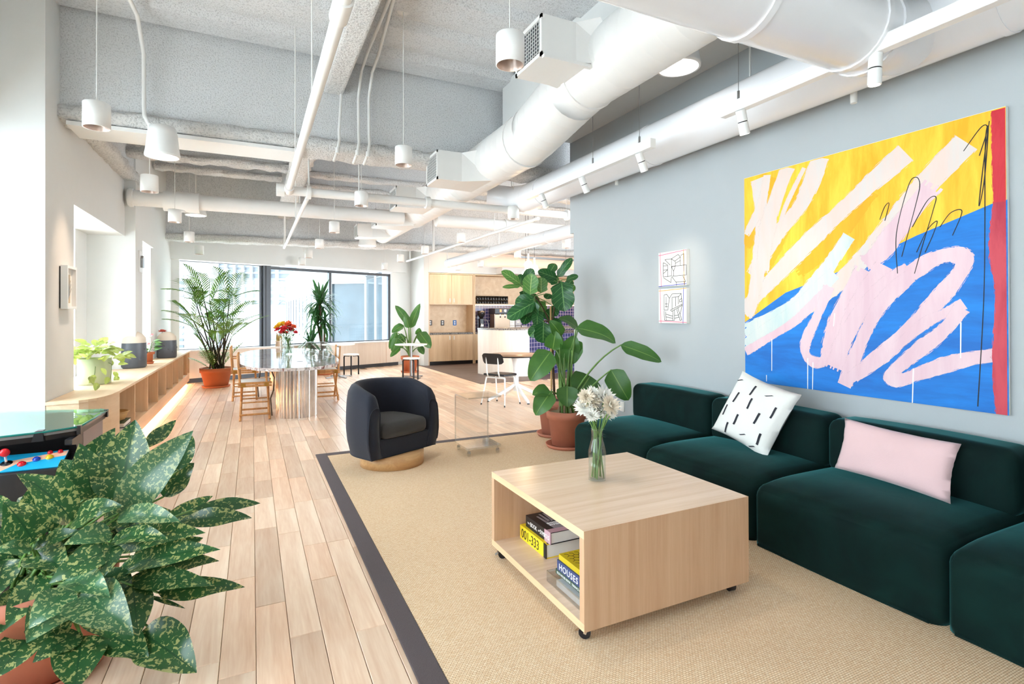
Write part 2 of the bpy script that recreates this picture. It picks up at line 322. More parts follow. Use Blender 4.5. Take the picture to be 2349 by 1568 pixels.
    def build(s, name, mats, parent=None, loc=None, bevel=0, seg=2, kind=None, label=None):
        o = bpy.data.objects.new(name, s.mesh(name, mats)); C.objects.link(o)
        if parent is not None: o.parent = parent
        if loc is not None: o.location = loc
        if bevel:
            b = o.modifiers.new('bevel', 'BEVEL'); b.width = bevel; b.segments = seg; b.limit_method = 'ANGLE'; b.angle_limit = .6
        if kind: o['kind'] = kind
        if label: o['label'] = label
        return o
def thing(name, label, cat, loc=(0, 0, 0), rz=0.0, group=None):
    o = bpy.data.objects.new(name, None); C.objects.link(o); o.empty_display_size = .1
    o.location = loc; o.rotation_euler = (0, 0, rz); o['label'] = label; o['category'] = cat
    if group: o['group'] = group
    return o
def tag(o, label, cat, group=None):
    o['label'] = label; o['category'] = cat
    if group: o['group'] = group
    return o
def struct(mb, name, mats, **k): return mb.build(name, mats, kind='structure', **k)
def dup(root, loc, rz=None, label=None, group=None):
    r = root.copy(); C.objects.link(r); r.location = loc
    if rz is not None: r.rotation_euler = (0, 0, rz)
    if label: r['label'] = label
    if group: r['group'] = group
    for ch in list(root.children):
        c = ch.copy(); C.objects.link(c); c.parent = r
        for g in ch.children: d = g.copy(); C.objects.link(d); d.parent = c
    return r
def text(name, body, size, mat, parent, mtx, ext=.0006, align='LEFT', spacing=1.0, sx=1.0):
    cu = bpy.data.curves.new(name, 'FONT'); cu.body = body; cu.size = size; cu.extrude = ext; cu.align_x = align; cu.space_character = spacing; cu.resolution_u = 3
    o = bpy.data.objects.new(name+'_tmp', cu); C.objects.link(o); bpy.context.view_layer.update()
    me = bpy.data.meshes.new_from_object(o); bpy.data.objects.remove(o); me.materials.clear(); me.materials.append(MATS[mat]); me.name = name
    t = bpy.data.objects.new(name, me); C.objects.link(t); t.parent = parent; t.matrix_local = mtx @ Matrix.Diagonal((sx, 1, 1, 1))
    return t
def frame(o, x, y):                                                 # matrix whose local x, y run along the given directions
    x = Vector(x).normalized(); y = Vector(y).normalized(); z = x.cross(y); o = Vector(o)
    return Matrix(((x.x, y.x, z.x, o.x), (x.y, y.y, z.y, o.y), (x.z, y.z, z.z, o.z), (0, 0, 0, 1)))
def rbox(mb, hx, hy, hz, r, c=(0, 0, 0), n=10, puff=None, m=0):     # soft upholstered block; puff(x,y,z in -1..1) -> offset vector
    h = (hx, hy, hz)
    def axis(hh):
        e = []; k = 4
        for i in range(k+1): e.append(-1+ (r/hh)*(1-math.cos(math.pi/2*i/k))*1.0 if hh > r else -1+i/k)
        inner = [-1+r/hh + (2-2*r/hh)*i/n for i in range(1, n)] if hh > r else []
        return e + inner + [-x for x in reversed(e)]
    A = [axis(x) for x in h]
    def put(P):
        p = [P[i]*h[i] for i in range(3)]; q = [max(-(h[i]-r), min(h[i]-r, p[i])) for i in range(3)]
        d = Vector([p[i]-q[i] for i in range(3)])
        if d.length > 1e-9: d.normalize()
        v = Vector(q)+d*r
        if puff: v += Vector(puff(*P))
        return v+Vector(c)
    for ax in range(3):
        u, w = (ax+1) % 3, (ax+2) % 3
        for sg in (-1, 1):
            vs = []
            for b in A[w]:
                for a in A[u]:
                    P = [0, 0, 0]; P[ax] = sg; P[u] = a; P[w] = b; vs.append(put(P))
            nu = len(A[u]); nv = len(A[w])
            fs = [(j*nu+i, j*nu+i+1, (j+1)*nu+i+1, (j+1)*nu+i) for j in range(nv-1) for i in range(nu-1)]
            if sg < 0: fs = [tuple(reversed(f)) for f in fs]
            mb.add(vs, fs, m, True)
    return mb
def merge(o, d=.0008):
    bm = bmesh.new(); bm.from_mesh(o.data); bmesh.ops.remove_doubles(bm, verts=bm.verts, dist=d); bm.to_mesh(o.data); bm.free(); return o
def bez(a, b, c, n):
    a, b, c = Vector(a), Vector(b), Vector(c)
    return [a*(1-t)**2+b*2*t*(1-t)+c*t*t for t in [i/n for i in range(n+1)]]
# ================================================================== the room
ZD = 4.45                                                          # underside of the ceiling deck
A2, B2 = Vector((-1.19, 13.76)), Vector((3.73, 15.71))             # the far wall stands at an angle
WS = (B2-A2).normalized(); WN = Vector((-WS.y, WS.x))
def fw(s, off=0.0): p = A2+WS*s+WN*off; return (p.x, p.y)
def fwray(px, py, off=0.0):
    q = ray(px, py); t = ((A2+WN*off)-Vector((0, 0))).dot(WN)/Vector((q.x, q.y)).dot(WN); p = EYE+q*t
    return ((Vector((p.x, p.y))-A2).dot(WS), p.z)
def fbox(mb, s0, s1, o0, o1, z0, z1, m=0):
    return mb.prism([fw(s0, o0), fw(s1, o0), fw(s1, o1), fw(s0, o1)], z0, z1, m)

slab = struct(MB().box(-4, -3, -.2, 12, 16.4, -.02), 'floor', 'oak_plank')
def plank_mb(l, w, mb=None, x=0, y=0, c=.0025, top=0.0, bot=-.02):
    mb = mb or MB(); a, b = w/2-.0012, l/2-.0012
    return mb.add([(x-a, y-b, bot), (x+a, y-b, bot), (x+a, y+b, bot), (x-a, y+b, bot), (x-a, y-b, top-c), (x+a, y-b, top-c), (x+a, y+b, top-c), (x-a, y+b, top-c),
                   (x-a+c, y-b+c, top), (x+a-c, y-b+c, top), (x+a-c, y+b-c, top), (x-a+c, y+b-c, top)],
                  [(8, 9, 10, 11), (4, 5, 9, 8), (5, 6, 10, 9), (6, 7, 11, 10), (7, 4, 8, 11), (0, 1, 5, 4), (1, 2, 6, 5), (2, 3, 7, 6), (3, 0, 4, 7)])
def tintattr(me, vals): at = me.attributes.new('tint', 'FLOAT', 'POINT'); at.data.foreach_set('value', vals)
rnd = random.Random(3); planks = []
PW = .142; x = -2.4
while x < 9:
    y = -.4-rnd.random()
    while y < 16.2:
        l = rnd.choice((.5, .7, .9, 1.1, 1.3)); xc, yc = x+PW/2, y+l/2
        ok = yc < 13.9+max(0, xc+1.2)*.4
        if x > 4.40: ok = 6.0 < y and y+l < 10.9
        if .74 < x and x+PW < 3.9 and y+l < 5.9: ok = False
        if x+PW < -1.35 and yc > 6.4: ok = False
        if x > 3.9 and y+l < 6.2: ok = False
        if ok:
            if x > 4.40 and y+l > 10.78: l = 10.78-y
            planks.append((xc, y+l/2, l, rnd.random()))
        y += l
    x += PW
def inview(p):
    v = Vector((p[0], p[1], -1.5)); t = v.dot(DIR)
    if t < .5: return 0
    px, py = 1174.5+F*v.dot(RT)/t, PY-F*v.dot(UP)/t
    return (-60 < px < 2400) and py < 1640
planks.sort(key=lambda p: (0 if inview(p) else 1, math.hypot(p[0], p[1])))
pm = {}
for xc, yc, l, tn in planks[:290]:
    key = (round(l, 2), int(tn*5))
    if key not in pm:
        me = plank_mb(key[0], PW).mesh('plank', 'oak_plank'); tintattr(me, [(key[1]+.5)/5]*12); pm[key] = me
    o = bpy.data.objects.new('plank', pm[key]); C.objects.link(o); o.parent = slab; o.location = (xc, yc, 0)
mb = MB(); tv = []
for xc, yc, l, tn in planks[290:]: plank_mb(l, PW, mb, xc, yc); tv += [tn]*12
o = mb.build('distant_planks', 'oak_plank', slab, kind='stuff'); tintattr(o.data, tv)
mb = MB(); y = 10.79
while y < 15.2:
    x = 4.44 if y > 10 else 4.44
    while x < 11.5:
        l = 1.2+rnd.random()*.5; plank_mb(.15, l, mb, x+l/2, y+.075); x += l
    y += .15
mb.build('dark_planks', 'dark_plank', slab, kind='stuff', label='dark brown boards of the kitchen area')

# ---- left wall: pier with a picture, deep window, column, second recess
wl = struct(MB().box(-2.7, 6.1, 0, -1.66, 6.95, 4.6), 'wall_left', 'wall_white')
MB().box(-2.1, 6.95, 2.65, -1.66, 9.4, 4.6).build('window_head', 'wall_white', wl)
MB().box(-2.7, 9.4, 0, -1.53, 9.95, 4.6).build('column', 'wall_white', wl)
MB().box(-2.1, 9.95, 2.66, -1.53, 11.0, 4.6).build('window_head', 'wall_white', wl)
MB().box(-2.2, 11.0, 0, -1.575, 14.3, 4.6).build('wall_panel', 'wall_white', wl)
MB().box(-2.25, 6.95, 0, -1.9, 9.4, .70).build('sill_wall', 'wall_white', wl)
MB().box(-2.2, 9.95, 0, -1.9, 11.0, .70).build('sill_wall', 'wall_white', wl)
MB().box(-2.7, 6.95, 2.72, -2.1, 9.4, 3.2).build('window_head', 'wall_white', wl)
yg = atX(172, 700, -2.1).y
MB().box(-2.2, yg, .7, -2.1, 9.4, 2.72).build('recess_panel', 'wall_white', wl)
MB().box(-2.7, -3, 0, -2.4, 6.1, .5).build('sill_wall', 'wall_white', wl)
for y0 in (2.8, -.5): MB().box(-2.7, y0, 0, -1.66, y0+.85, 4.6).build('pier', 'wall_white', wl)
MB().box(-2.7, -3, 2.95, -2.25, 6.1, 4.6).build('window_head', 'wall_white', wl)
w1 = struct(MB().box(-2.18, 6.95, .7, -2.14, yg+.01, .75).box(-2.18, 6.95, 2.65, -2.14, yg+.01, 2.72), 'window_1', 'frame_dark')
MB().box(-2.165, 6.95, .75, -2.155, yg, 2.65).build('pane', 'window_glass', w1)
w1 = struct(MB().box(-2.18, 9.95, .7, -2.14, 11, .75).box(-2.18, 9.95, 2.61, -2.14, 11, 2.66), 'window_2', 'frame_dark')
MB().box(-2.165, 9.95, .75, -2.155, 11, 2.61).build('pane', 'window_glass', w1)
w1 = struct(MB().box(-2.6, -3, .5, -2.55, 6.1, .56).box(-2.6, -3, 2.89, -2.55, 6.1, 2.95), 'window_3', 'frame_dark')
MB().box(-2.58, -3, .56, -2.57, 6.1, 2.89).build('pane', 'window_glass', w1)

# ---- right wall
wr = struct(MB().box(4.0, -3, 0, 4.2, 6.27, 4.6), 'wall_right', 'wall_white_dim')
MB().box(4.0, 6.27, 2.62, 4.2, 6.36, 4.6).build('bulkhead', 'wall_white_dim', wr)

struct(MB().box(-2.7, -3.2, 0, 4.2, -3, 4.6), 'wall_near', 'wall_white')
# ---- far wall at an angle, with two windows over a sill cabinet
OFF = .22
sL, zT1 = fwray(404, 593, OFF); s2, _ = fwray(600, 600, OFF); s3, zT2 = fwray(617, 613, OFF); s4, _ = fwray(755, 617, OFF); s5, _ = fwray(893, 622, OFF)
_, zB1 = fwray(500, 797, OFF); _, zB2 = fwray(750, 783, OFF)
wb = MB(); fbox(wb, -.9, sL, 0, .5, 0, 4.6); fbox(wb, s5, 6.05, .12, .6, 0, 4.6); fbox(wb, sL, s5, .1, .6, 2.8, 4.6); fbox(wb, sL, s5, .35, .6, 0, .73)
wb = struct(wb, 'wall_far', 'wall_white')
mb = MB(); fbox(mb, -.6, fwray(650, 600, -.02)[0], -.12, .3, fwray(640, 609, -.12)[1], 4.4); mb.build('header', 'wall_white', wb)
mb = MB(); fbox(mb, fwray(650, 600, -.02)[0]+.001, fwray(933, 600, 0)[0], .0, .3, fwray(800, 616.5, 0)[1], 4.4); mb.build('header', 'wall_white', wb)
p6 = fw(6.02, .12)
mb = MB(); mb.prism([(p6[0], p6[1]), (4.52, 15.2), (4.66, 15.2), (4.66, 16.4), (p6[0], 16.4)], 0, 4.6); mb.build('return_wall', 'wall_white', wb)
mb = MB(); fbox(mb, -.35, 5.55, -.004, .35, .1, .70); sill = struct(mb, 'trim_1', 'pale_panel')
mb = MB(); fbox(mb, -.36, 5.56, -.03, .36, .70, .73); mb.build('sill', 'white_paint', sill)
mb = MB(); fbox(mb, -.2, 5.5, .03, .1, 0, .1); mb.build('toe_kick', 'frame_dark', sill)
for s in (2.0, 5.05):
    mb = MB(); fbox(mb, s, s+.012, -.006, .0, .1, .70); mb.build('panel_joint', 'light_oak', sill)
def winframe(num, s0, s1, z0, z1, bars, fw_=.05):
    mb = MB(); fbox(mb, s0, s1, OFF-.04, OFF+.04, z1-fw_, z1); fbox(mb, s0, s1, OFF-.04, OFF+.04, z0, z0+.03)
    fbox(mb, s0, s0+.03, OFF-.04, OFF+.04, z0, z1); fbox(mb, s1-fw_, s1, OFF-.04, OFF+.04, z0, z1)
    w = struct(mb, 'window_%d' % num, 'frame_dark'); e = [s0]+[b for b in bars]+[s1]
    for b in bars: mb = MB(); fbox(mb, b-.035, b+.035, OFF-.06, OFF+.04, z0, z1); mb.build('mullion', 'frame_dark', w)
    for a, b in zip(e, e[1:]): mb = MB(); fbox(mb, a+.03, b-.03, OFF-.006, OFF+.006, z0+.03, z1-fw_); mb.build('pane', 'window_glass', w)
winframe(4, sL, s2, zB1-.03, zT1+.02, [], .07); winframe(5, s3, s5, zB2-.04, zT2+.02, [s4], .07)
mb = MB(); fbox(mb, s2, s3, OFF-.1, OFF+.12, .73, 2.8); struct(mb, 'trim_2', 'frame_dark')
mb = MB(); fbox(mb, s2+.055, s2+.075, OFF-.11, OFF-.1, .73, 2.8); mb.build('joint', 'black_metal', bpy.data.objects['trim_2'])

# ---- kitchen back wall and the space behind the right wall
wk = struct(MB().box(4.66, 15.82, 0, 12, 16, 4.6), 'wall_back', 'wall_white')
MB().box(4.662, 15.2, 2.74, 12, 15.8, 4.6).build('bulkhead', 'wall_white', wk)
MB().box(6.85, 14.75, 2.74, 12, 15.2, 2.93).build('ledge', 'white_paint', wk)
MB().box(11.9, 6.3, 0, 12, 16, 4.6).build('side_wall', 'wall_white', wk)

# ---- ceiling: ribbed deck and fireproofed steel
mb = MB(); ys = []; y = -3.0
while y < 16.4: ys += [(y, ZD), (y+.33, ZD), (y+.40, ZD+.08), (y+.58, ZD+.08), (y+.65, ZD)]; y += .65
vs = []; 
for yy, zz in ys: vs += [(-2.7, yy, zz), (12, yy, zz)]
mb.add(vs, [(2*i, 2*i+1, 2*i+3, 2*i+2) for i in range(len(ys)-1)])
mb.box(-2.7, -3, ZD+.1, 12, 16.4, ZD+.3)
ceil = struct(mb, 'ceiling', 'fireproof')
def lumpy(name, p0, p1, w, h, mat='fireproof_lip', j=.018, step=.1, parent=ceil, seed=1):
    r = random.Random(seed); p0, p1 = Vector(p0), Vector(p1); d = (p1-p0); n = max(3, int(d.length/step)); d.normalize(); sd = d.cross(Vector((0, 0, 1))).normalized(); k = 12; mb = MB(); vs = []
    for i in range(n+1):
        c = p0.lerp(p1, i/n)
        for q in range(k):
            a = 2*math.pi*q/k; ca, sa = math.cos(a), math.sin(a); e = .55
            xx = math.copysign(abs(ca)**e, ca)*w/2; zz = math.copysign(abs(sa)**e, sa)*h/2
            vs.append(c+sd*(xx+r.uniform(-j, j))+Vector((0, 0, zz+r.uniform(-j, j))))
    mb.add(vs, [(i*k+q, i*k+(q+1) % k, (i+1)*k+(q+1) % k, (i+1)*k+q) for i in range(n) for q in range(k)], 0, True)
    mb.add(vs[:k], [tuple(reversed(range(k)))]); mb.add(vs[-k:], [tuple(range(k))])
    return mb.build(name, mat, parent)
MB().box(-1.66, 6.5, 3.45, 12, 6.85, ZD+.1).build('girder_web', 'fireproof', ceil)
lumpy('girder_flange', (-1.67, 6.66, 3.455), (11.9, 6.66, 3.48), .48, .17)
MB().box(-1.6, 6.45, 3.33, .5, 6.9, 3.37).build('flange_plate', 'white_paint', ceil)
MB().box(.74, -3, 4.06, .96, 6.5, ZD+.05).build('joist', 'fireproof_lip', ceil, bevel=.03)
lumpy('joist_flange', (.63, 6.95, 3.64), (.63, 12.6, 3.64), .30, .10, seed=3)
MB().box(.56, 6.9, 3.66, .70, 12.6, ZD+.05).build('joist', 'fireproof', ceil)
MB().box(-1.58, 8.9, 3.72, .56, 9.0, 4.2).build('beam_web', 'fireproof', ceil)
lumpy('beam_flange', (-1.58, 8.95, 3.735), (.56, 8.95, 3.76), .26, .08, seed=4)
MB().box(-1.58, 8.8, 4.2, .56, 9.1, ZD+.02).build('beam_top', 'fireproof_lip', ceil)
for xx in (-1.42, .47):
    for zz in (3.86, 3.98, 4.10): MB().tube([(xx, 8.9, zz), (xx, 8.87, zz)], .045, 10).build('bolt', 'fireproof_lip', ceil)
lumpy('edge_beam', (-1.6, 6.9, 3.50), (-1.6, 9.6, 3.52), .22, .15, seed=5)
MB().box(-1.70, 6.9, 3.5, -1.55, 9.4, ZD+.05).build('edge_web', 'fireproof', ceil)
MB().box(-1.6, 12.85, 3.15, 12, 13.1, ZD+.05).build('girder_web', 'fireproof', ceil)
lumpy('girder_flange', (-1.6, 12.9, 3.10), (11.9, 12.9, 3.24), .40, .15, seed=6)
MB().box(2.95, -3, 3.88, 4.0, 6.33, 4.0).build('soffit', 'plaster', ceil)
MB().box(2.95, -3, 4.0, 3.0, 6.33, ZD+.05).build('soffit_side', 'plaster', ceil)
for y in (8.1, 10.6, 11.6):
    lumpy('joist_flange', (.9, y, 4.12), (11.8, y, 4.12), .24, .09, seed=int(y*7)); MB().box(.8, y-.03, 4.1, 11.9, y+.03, ZD+.05).build('joist', 'fireproof', ceil)
lumpy('joist_flange', (-1.5, 10.9, 4.05), (.5, 10.9, 4.05), .24, .09, seed=77); MB().box(-1.5, 10.87, 4.05, .5, 10.93, ZD+.05).build('joist', 'fireproof', ceil)

# ================================================================== ducts
def ringtube(pts, r, pitch=.16, n=26):
    out = []; rs = []; pts = [Vector(p) for p in pts]; R = r if isinstance(r, (list, tuple)) else [r]*len(pts)
    for i in range(len(pts)-1):
        d = (pts[i+1]-pts[i]).length; k = max(1, int(d/pitch))
        for j in range(k):
            for f, dr in ((0, .0), (.03, .0016), (.06, 0)):
                t = (j+f)/k; out.append(pts[i].lerp(pts[i+1], t)); rs.append(R[i]*(1-t)+R[i+1]*t+dr)
    out.append(pts[-1]); rs.append(R[-1]); return MB().tube(out, rs, n)
ad = thing('air_duct', 'big white spiral air duct with a kink, running along the ceiling', 'air duct', (2.55, 4, 3.4))
def dl(p): return (p[0]-2.55, p[1]-4, p[2]-3.4)
DUCT = [((2.68, -1.5, 3.60), .285), ((2.68, 3.95, 3.60), .285), ((2.69, 4.2, 3.57), .285), ((2.725, 5.0, 3.445), .285), ((2.725, 5.25, 3.416), .285), ((2.725, 9.75, 3.416), .285), ((2.73, 10.3, 3.39), .225), ((2.73, 12.5, 3.37), .21)]
for a, b in ((0, 1), (1, 4), (4, 5), (5, 6), (6, 7)):
    ringtube([dl(p) for p, r in DUCT[a:b+1]], [r for p, r in DUCT[a:b+1]]).build('duct_section', 'duct_white', ad)
for p in (DUCT[1], DUCT[4], DUCT[5]):
    q = Vector(dl(p[0])); MB().tube([q-V(0, .025, 0), q+V(0, .025, 0)], p[1]+.012, 26).build('joint_ring', 'duct_white', ad)
def register(y, z0, z1, w, x0=2.0, x1=2.55):
    k = MB().add([(x0+.3, y, z0), (x0+.3, y+w, z0), (x0+.3, y+w, z1), (x0+.3, y, z1), (x1+.1, y-.12, z0+.02), (x1+.1, y+w+.12, z0+.02), (x1-.1, y+w+.12, z1+.02), (x1-.1, y-.12, z1+.02)],
        [(0, 1, 5, 4), (1, 2, 6, 5), (2, 3, 7, 6), (3, 0, 4, 7)])
    k.v = [dl(v) for v in k.v]; k.build('duct_collar', 'duct_white', ad)
    o = MB().box(x0, y, z0, x0+.3, y+w, z1); o.v = [dl(v) for v in o.v]; o = o.build('register_box', 'duct_white', ad)
    f = MB().box(x0-.012, y, z0, x0, y+.03, z1).box(x0-.012, y+w-.03, z0, x0, y+w, z1).box(x0-.012, y, z0, x0, y+w, z0+.03).box(x0-.012, y, z1-.03, x0, y+w, z1)
    f.v = [dl(v) for v in f.v]; f.build('grille_frame', 'white_metal', o)
    f = MB().box(x0-.003, y+.03, z0+.03, x0-.001, y+w-.03, z1-.03); f.v = [dl(v) for v in f.v]; f.build('grille_back', 'frame_dark', o)
    f = MB(); n = 9
    for i in range(n): zz = z0+.03+(z1-z0-.06)*(i+.5)/n; f.add([(x0-.012, y+.03, zz-.006), (x0-.012, y+w-.03, zz-.006), (x0-.004, y+w-.03, zz+.012), (x0-.004, y+.03, zz+.012)], [(3, 2, 1, 0), (0, 1, 2, 3)])
    for i in range(11): yy = y+.03+(w-.06)*(i+.5)/11; f.box(x0-.01, yy-.002, z0+.03, x0-.004, yy+.002, z1-.03)
    f.v = [dl(v) for v in f.v]; f.build('grille', 'white_metal', o)
register(3.56, 3.48, 3.80, .45); register(6.12, 3.12, 3.47, .45); register(8.15, 3.16, 3.48, .45); register(9.64, 3.10, 3.40, .42); register(11.5, 3.14, 3.42, .42)
o = MB().box(1.995, 3.53, 3.455, 2.6, 3.57, 3.48); o.v = [dl(v) for v in o.v]; o.build('duct_flange', 'duct_white', ad)

wdct = thing('wall_duct', 'smooth glossy white duct running beside the right wall above the track lights', 'air duct', (3.62, 3, 3.19))
def wl_(p): return (p[0]-3.62, p[1]-3, p[2]-3.19)
MB().tube([wl_(p) for p in ((3.62, -1.5, 3.19), (3.62, 1.4, 3.19))], .2, 26).build('duct_section', 'gloss_white', wdct)
MB().tube([wl_(p) for p in ((3.62, 1.4, 3.19), (3.62, 2.55, 3.19), (3.62, 6.85, 3.19))], .2, 26).build('duct_section', 'gloss_white', wdct)
MB().tube([wl_(p) for p in ((3.62, 6.85, 3.19), (3.6, 7.0, 3.2), (3.5, 7.25, 3.25), (3.2, 7.4, 3.3))], [.2, .2, .17, .16], 22).build('elbow', 'gloss_white', wdct)
MB().tube([wl_(p) for p in ((1.2, 1.86, 3.08), (3.2, 1.86, 3.09), (3.5, 1.86, 3.16))], .215, 26).build('branch_section', 'gloss_white', wdct)
for p in ((2.2, 1.86, 3.085), (3.02, 1.86, 3.09), (3.16, 1.86, 3.09)): q = Vector(wl_(p)); MB().tube([q-V(.02, 0, 0), q+V(.02, 0, 0)], .225, 26).build('joint_ring', 'gloss_white', wdct)
for y in (1.4, 4.2, 6.4): q = Vector(wl_((3.62, y, 3.19))); MB().tube([q-V(0, .02, 0), q+V(0, .02, 0)], .206, 26).build('joint_ring', 'gloss_white', wdct)

# ================================================================== pipes
def pipe(name, label, pts, r, extra=(), mat='white_paint', couplings=(), hangers=(), cat='pipe'):
    t = thing(name, label, cat, pts[0]); o0 = Vector(pts[0]); MB().tube([Vector(p)-o0 for p in pts], r, 14).build('pipe_run', mat, t)
    for a, b, rr in couplings: MB().tube([Vector(a)-o0, Vector(b)-o0], rr, 14).build('coupling', mat, t)
    for a, b, rr in hangers: MB().tube([Vector(a)-o0, Vector(b)-o0], rr, 8).build('hanger_rod', mat, t)
    for a, b, rr in extra: MB().tube([Vector(a)-o0, Vector(b)-o0], rr, 10).build('branch_pipe', mat, t)
    return t
Y1 = 7.2
pipe('sprinkler_main', 'thick slanting white pipe that crosses the upper left ceiling towards the camera', [(.41, -1.5, 3.06), (.41, Y1-.06, 3.06)], .038,
     couplings=[((.41, 2.72, 3.06), (.41, 2.92, 3.06), .05), ((.41, Y1-.16, 3.06), (.41, Y1-.02, 3.04), .055)], hangers=[((.40, 2.75, 3.1), (.36, 2.75, 4.45), .03), ((.40, 4.2, 3.09), (.40, 4.2, 4.45), .006), ((.40, 5.9, 3.09), (.40, 5.9, 4.45), .006)])
pipe('cross_pipe', 'straight white sprinkler pipe crossing the room under the duct, with clamp rings', [(.30, Y1, 3.05), (9.5, Y1-.08, 3.05)], .056,
     couplings=[((.27, Y1, 3.05), (.36, Y1, 3.05), .08), ((.62, Y1, 3.05), (.67, Y1, 3.05), .085), ((2.16, Y1-.02, 3.05), (2.22, Y1-.02, 3.05), .085), ((4.42, Y1-.04, 3.05), (4.46, Y1-.04, 3.05), .085), ((1.25, Y1, 3.05), (1.28, Y1, 3.05), .07)],
     hangers=[((.645, Y1, 3.1), (.645, Y1, 4.1), .01), ((1.265, Y1, 3.1), (1.265, Y1, 4.4), .008), ((3.5, Y1, 3.1), (3.5, Y1, 4.4), .008)])
pipe('drain_pipe', 'thick white pipe from the left wall column to the big duct', [(-1.62, 9.38, 3.21), (2.42, 9.40, 3.22)], .115,
     couplings=[((-1.60, 9.38, 3.21), (-1.55, 9.38, 3.21), .135), ((-1.18, 9.38, 3.20), (-.72, 9.38, 3.20), .15)], hangers=[((.7, 9.38, 3.3), (.7, 9.38, 4.4), .012), ((-.95, 9.36, 3.05), (-.95, 9.36, 3.2), .06)])
pipe('drain_pipe', 'thick white pipe running right from behind the big duct to the kitchen', [(3.03, 9.40, 3.22), (9.0, 9.42, 3.23)], .115, couplings=[((4.4, 9.4, 3.22), (4.45, 9.4, 3.22), .128)])
pipe('branch_line', 'thin white sprinkler pipe angling down left under the cross pipe', [(.63, 7.25, 2.98), (.60, 12.1, 2.9)], .026, hangers=[((.615, 9.0, 3.0), (.615, 9.0, 3.6), .012), ((.60, 11.9, 2.9), (.60, 11.9, 3.6), .02)])
pipe('branch_line', 'thin white sprinkler pipe running from the cross pipe towards the kitchen wall', [(3.98, 7.25, 2.98), (3.86, 14.6, 2.98)], .028, hangers=[((3.93, 8.8, 3.0), (3.93, 8.8, 4.3), .008), ((3.9, 12.3, 3.0), (3.9, 12.3, 4.0), .03), ((3.87, 14.3, 3.0), (3.87, 14.3, 3.6), .02)])
pipe('round_duct', 'short glossy white round duct beside the wall end, above the kitchen bar', [(4.72, 6.9, 2.87), (4.72, 13.6, 2.87)], .118, mat='gloss_white', hangers=[((4.6, 10.6, 2.87), (4.6, 10.6, 3.9), .01), ((4.84, 10.6, 2.87), (4.84, 10.6, 3.9), .01), ((4.62, 13.4, 2.87), (4.62, 13.4, 3.6), .01)], couplings=[((4.72, 10.58, 2.87), (4.72, 10.62, 2.87), .125), ((4.72, 13.38, 2.87), (4.72, 13.42, 2.87), .125), ((4.72, 8.2, 2.87), (4.72, 8.24, 2.87), .123)], cat='air duct')
pipe('wall_pipe', 'slim white sprinkler pipe along the right wall below the duct', [(3.82, -1, 3.13), (3.82, 6.9, 3.13)], .032,
     couplings=[((3.82, 1.85, 3.13), (3.82, 2.0, 3.13), .046), ((3.82, 5.0, 3.13), (3.82, 5.12, 3.13), .046), ((3.82, 2.3, 3.13), (3.82, 2.36, 3.13), .05)], extra=[((3.82, 2.33, 3.13), (3.82, 2.33, 2.98), .022), ((3.82, 5.06, 3.13), (3.82, 5.06, 3.0), .02)], hangers=[((3.82, 3.2, 3.13), (3.82, 3.2, 3.88), .008)])
def conduit(label, pts, r=.017):
    t = thing('conduit', label, 'conduit', pts[0], 0, 'conduits bent over the ceiling girder'); o0 = Vector(pts[0]); MB().tube([Vector(p)-o0 for p in pts], r, 10).build('conduit_run', 'white_paint', t)
    e = Vector(pts[-2])-o0; MB().tube([e+V(0, 0, .03), e-V(0, 0, .03)], r+.007, 10).build('fitting', 'white_paint', t)
def cpath(x, xe, y0=4.2): return [(xe, y0, ZD-.03), (x+.03, 6.0, ZD-.05), (x+.01, 6.25, ZD-.15), (x, 6.40, ZD-.4), (x, 6.39, 3.62), (x, 6.36, 3.50), (x-.03, 6.30, 3.36), (x-.05, 6.45, 3.28)]
conduit('white conduit coming over the girder left of the near drum fixture', [(-1.08, 4.8, ZD-.03), (-.98, 6.1, ZD-.1), (-.97, 6.38, ZD-.35), (-.97, 6.39, 3.6), (-.96, 6.36, 3.48), (-.9, 6.3, 3.36), (-.86, 6.45, 3.28)], .02)
conduit('white conduit down the girder right beside the ceiling joist', [(.93, 6.42, 4.05), (.92, 6.40, 3.9), (.90, 6.39, 3.62), (.90, 6.36, 3.50), (.87, 6.30, 3.36), (.85, 6.45, 3.28)])
conduit('white conduit bent over the girder, left one of a close pair', cpath(1.12, 1.14))
conduit('white conduit bent over the girder, right one of a close pair', cpath(1.24, 1.18, 4.9))

# ================================================================== ceiling fixtures
proto = None
def pendant(label, px, py, z, ztop, group):
    global proto
    p = atZ(px, py, z); h = .18; r = .084
    if proto is None:
        t = thing('pendant_lamp', label, 'pendant lamp', p, 0, group)
        MB().lathe([(.004, h/2), (r-.006, h/2), (r, h/2-.006), (r, -h/2), (r-.005, -h/2)], n=28).build('shade', 'white_metal', t)
        MB().lathe([(r-.005, -h/2), (r-.012, -h/2+.02), (.05, h/2-.06), (.001, h/2-.055)], n=24).build('reflector', 'bronze_inner', t)
        MB().tube([(0, 0, h/2), (0, 0, 1)], .004, 6).build('cord', 'white_paint', t); MB().lathe([(.001, -.03), (.06, -.03), (.065, -.02), (.065, 0), (.001, 0)], (0, 0, 0), 20).build('canopy', 'white_metal', t)
        proto = t; o = t
    else: o = dup(proto, p, None, label, group)
    for c in o.children:
        if c.name.startswith('cord'): c.scale = (1, 1, 1); c.data = MB().tube([(0, 0, h/2), (0, 0, ztop-p.z-.01)], .0042, 6).mesh('cord', 'white_paint')
        if c.name.startswith('canopy'): c.location = (0, 0, ztop-p.z)
    return o
ORD = ['first', 'second', 'third', 'fourth', 'fifth', 'sixth', 'seventh']
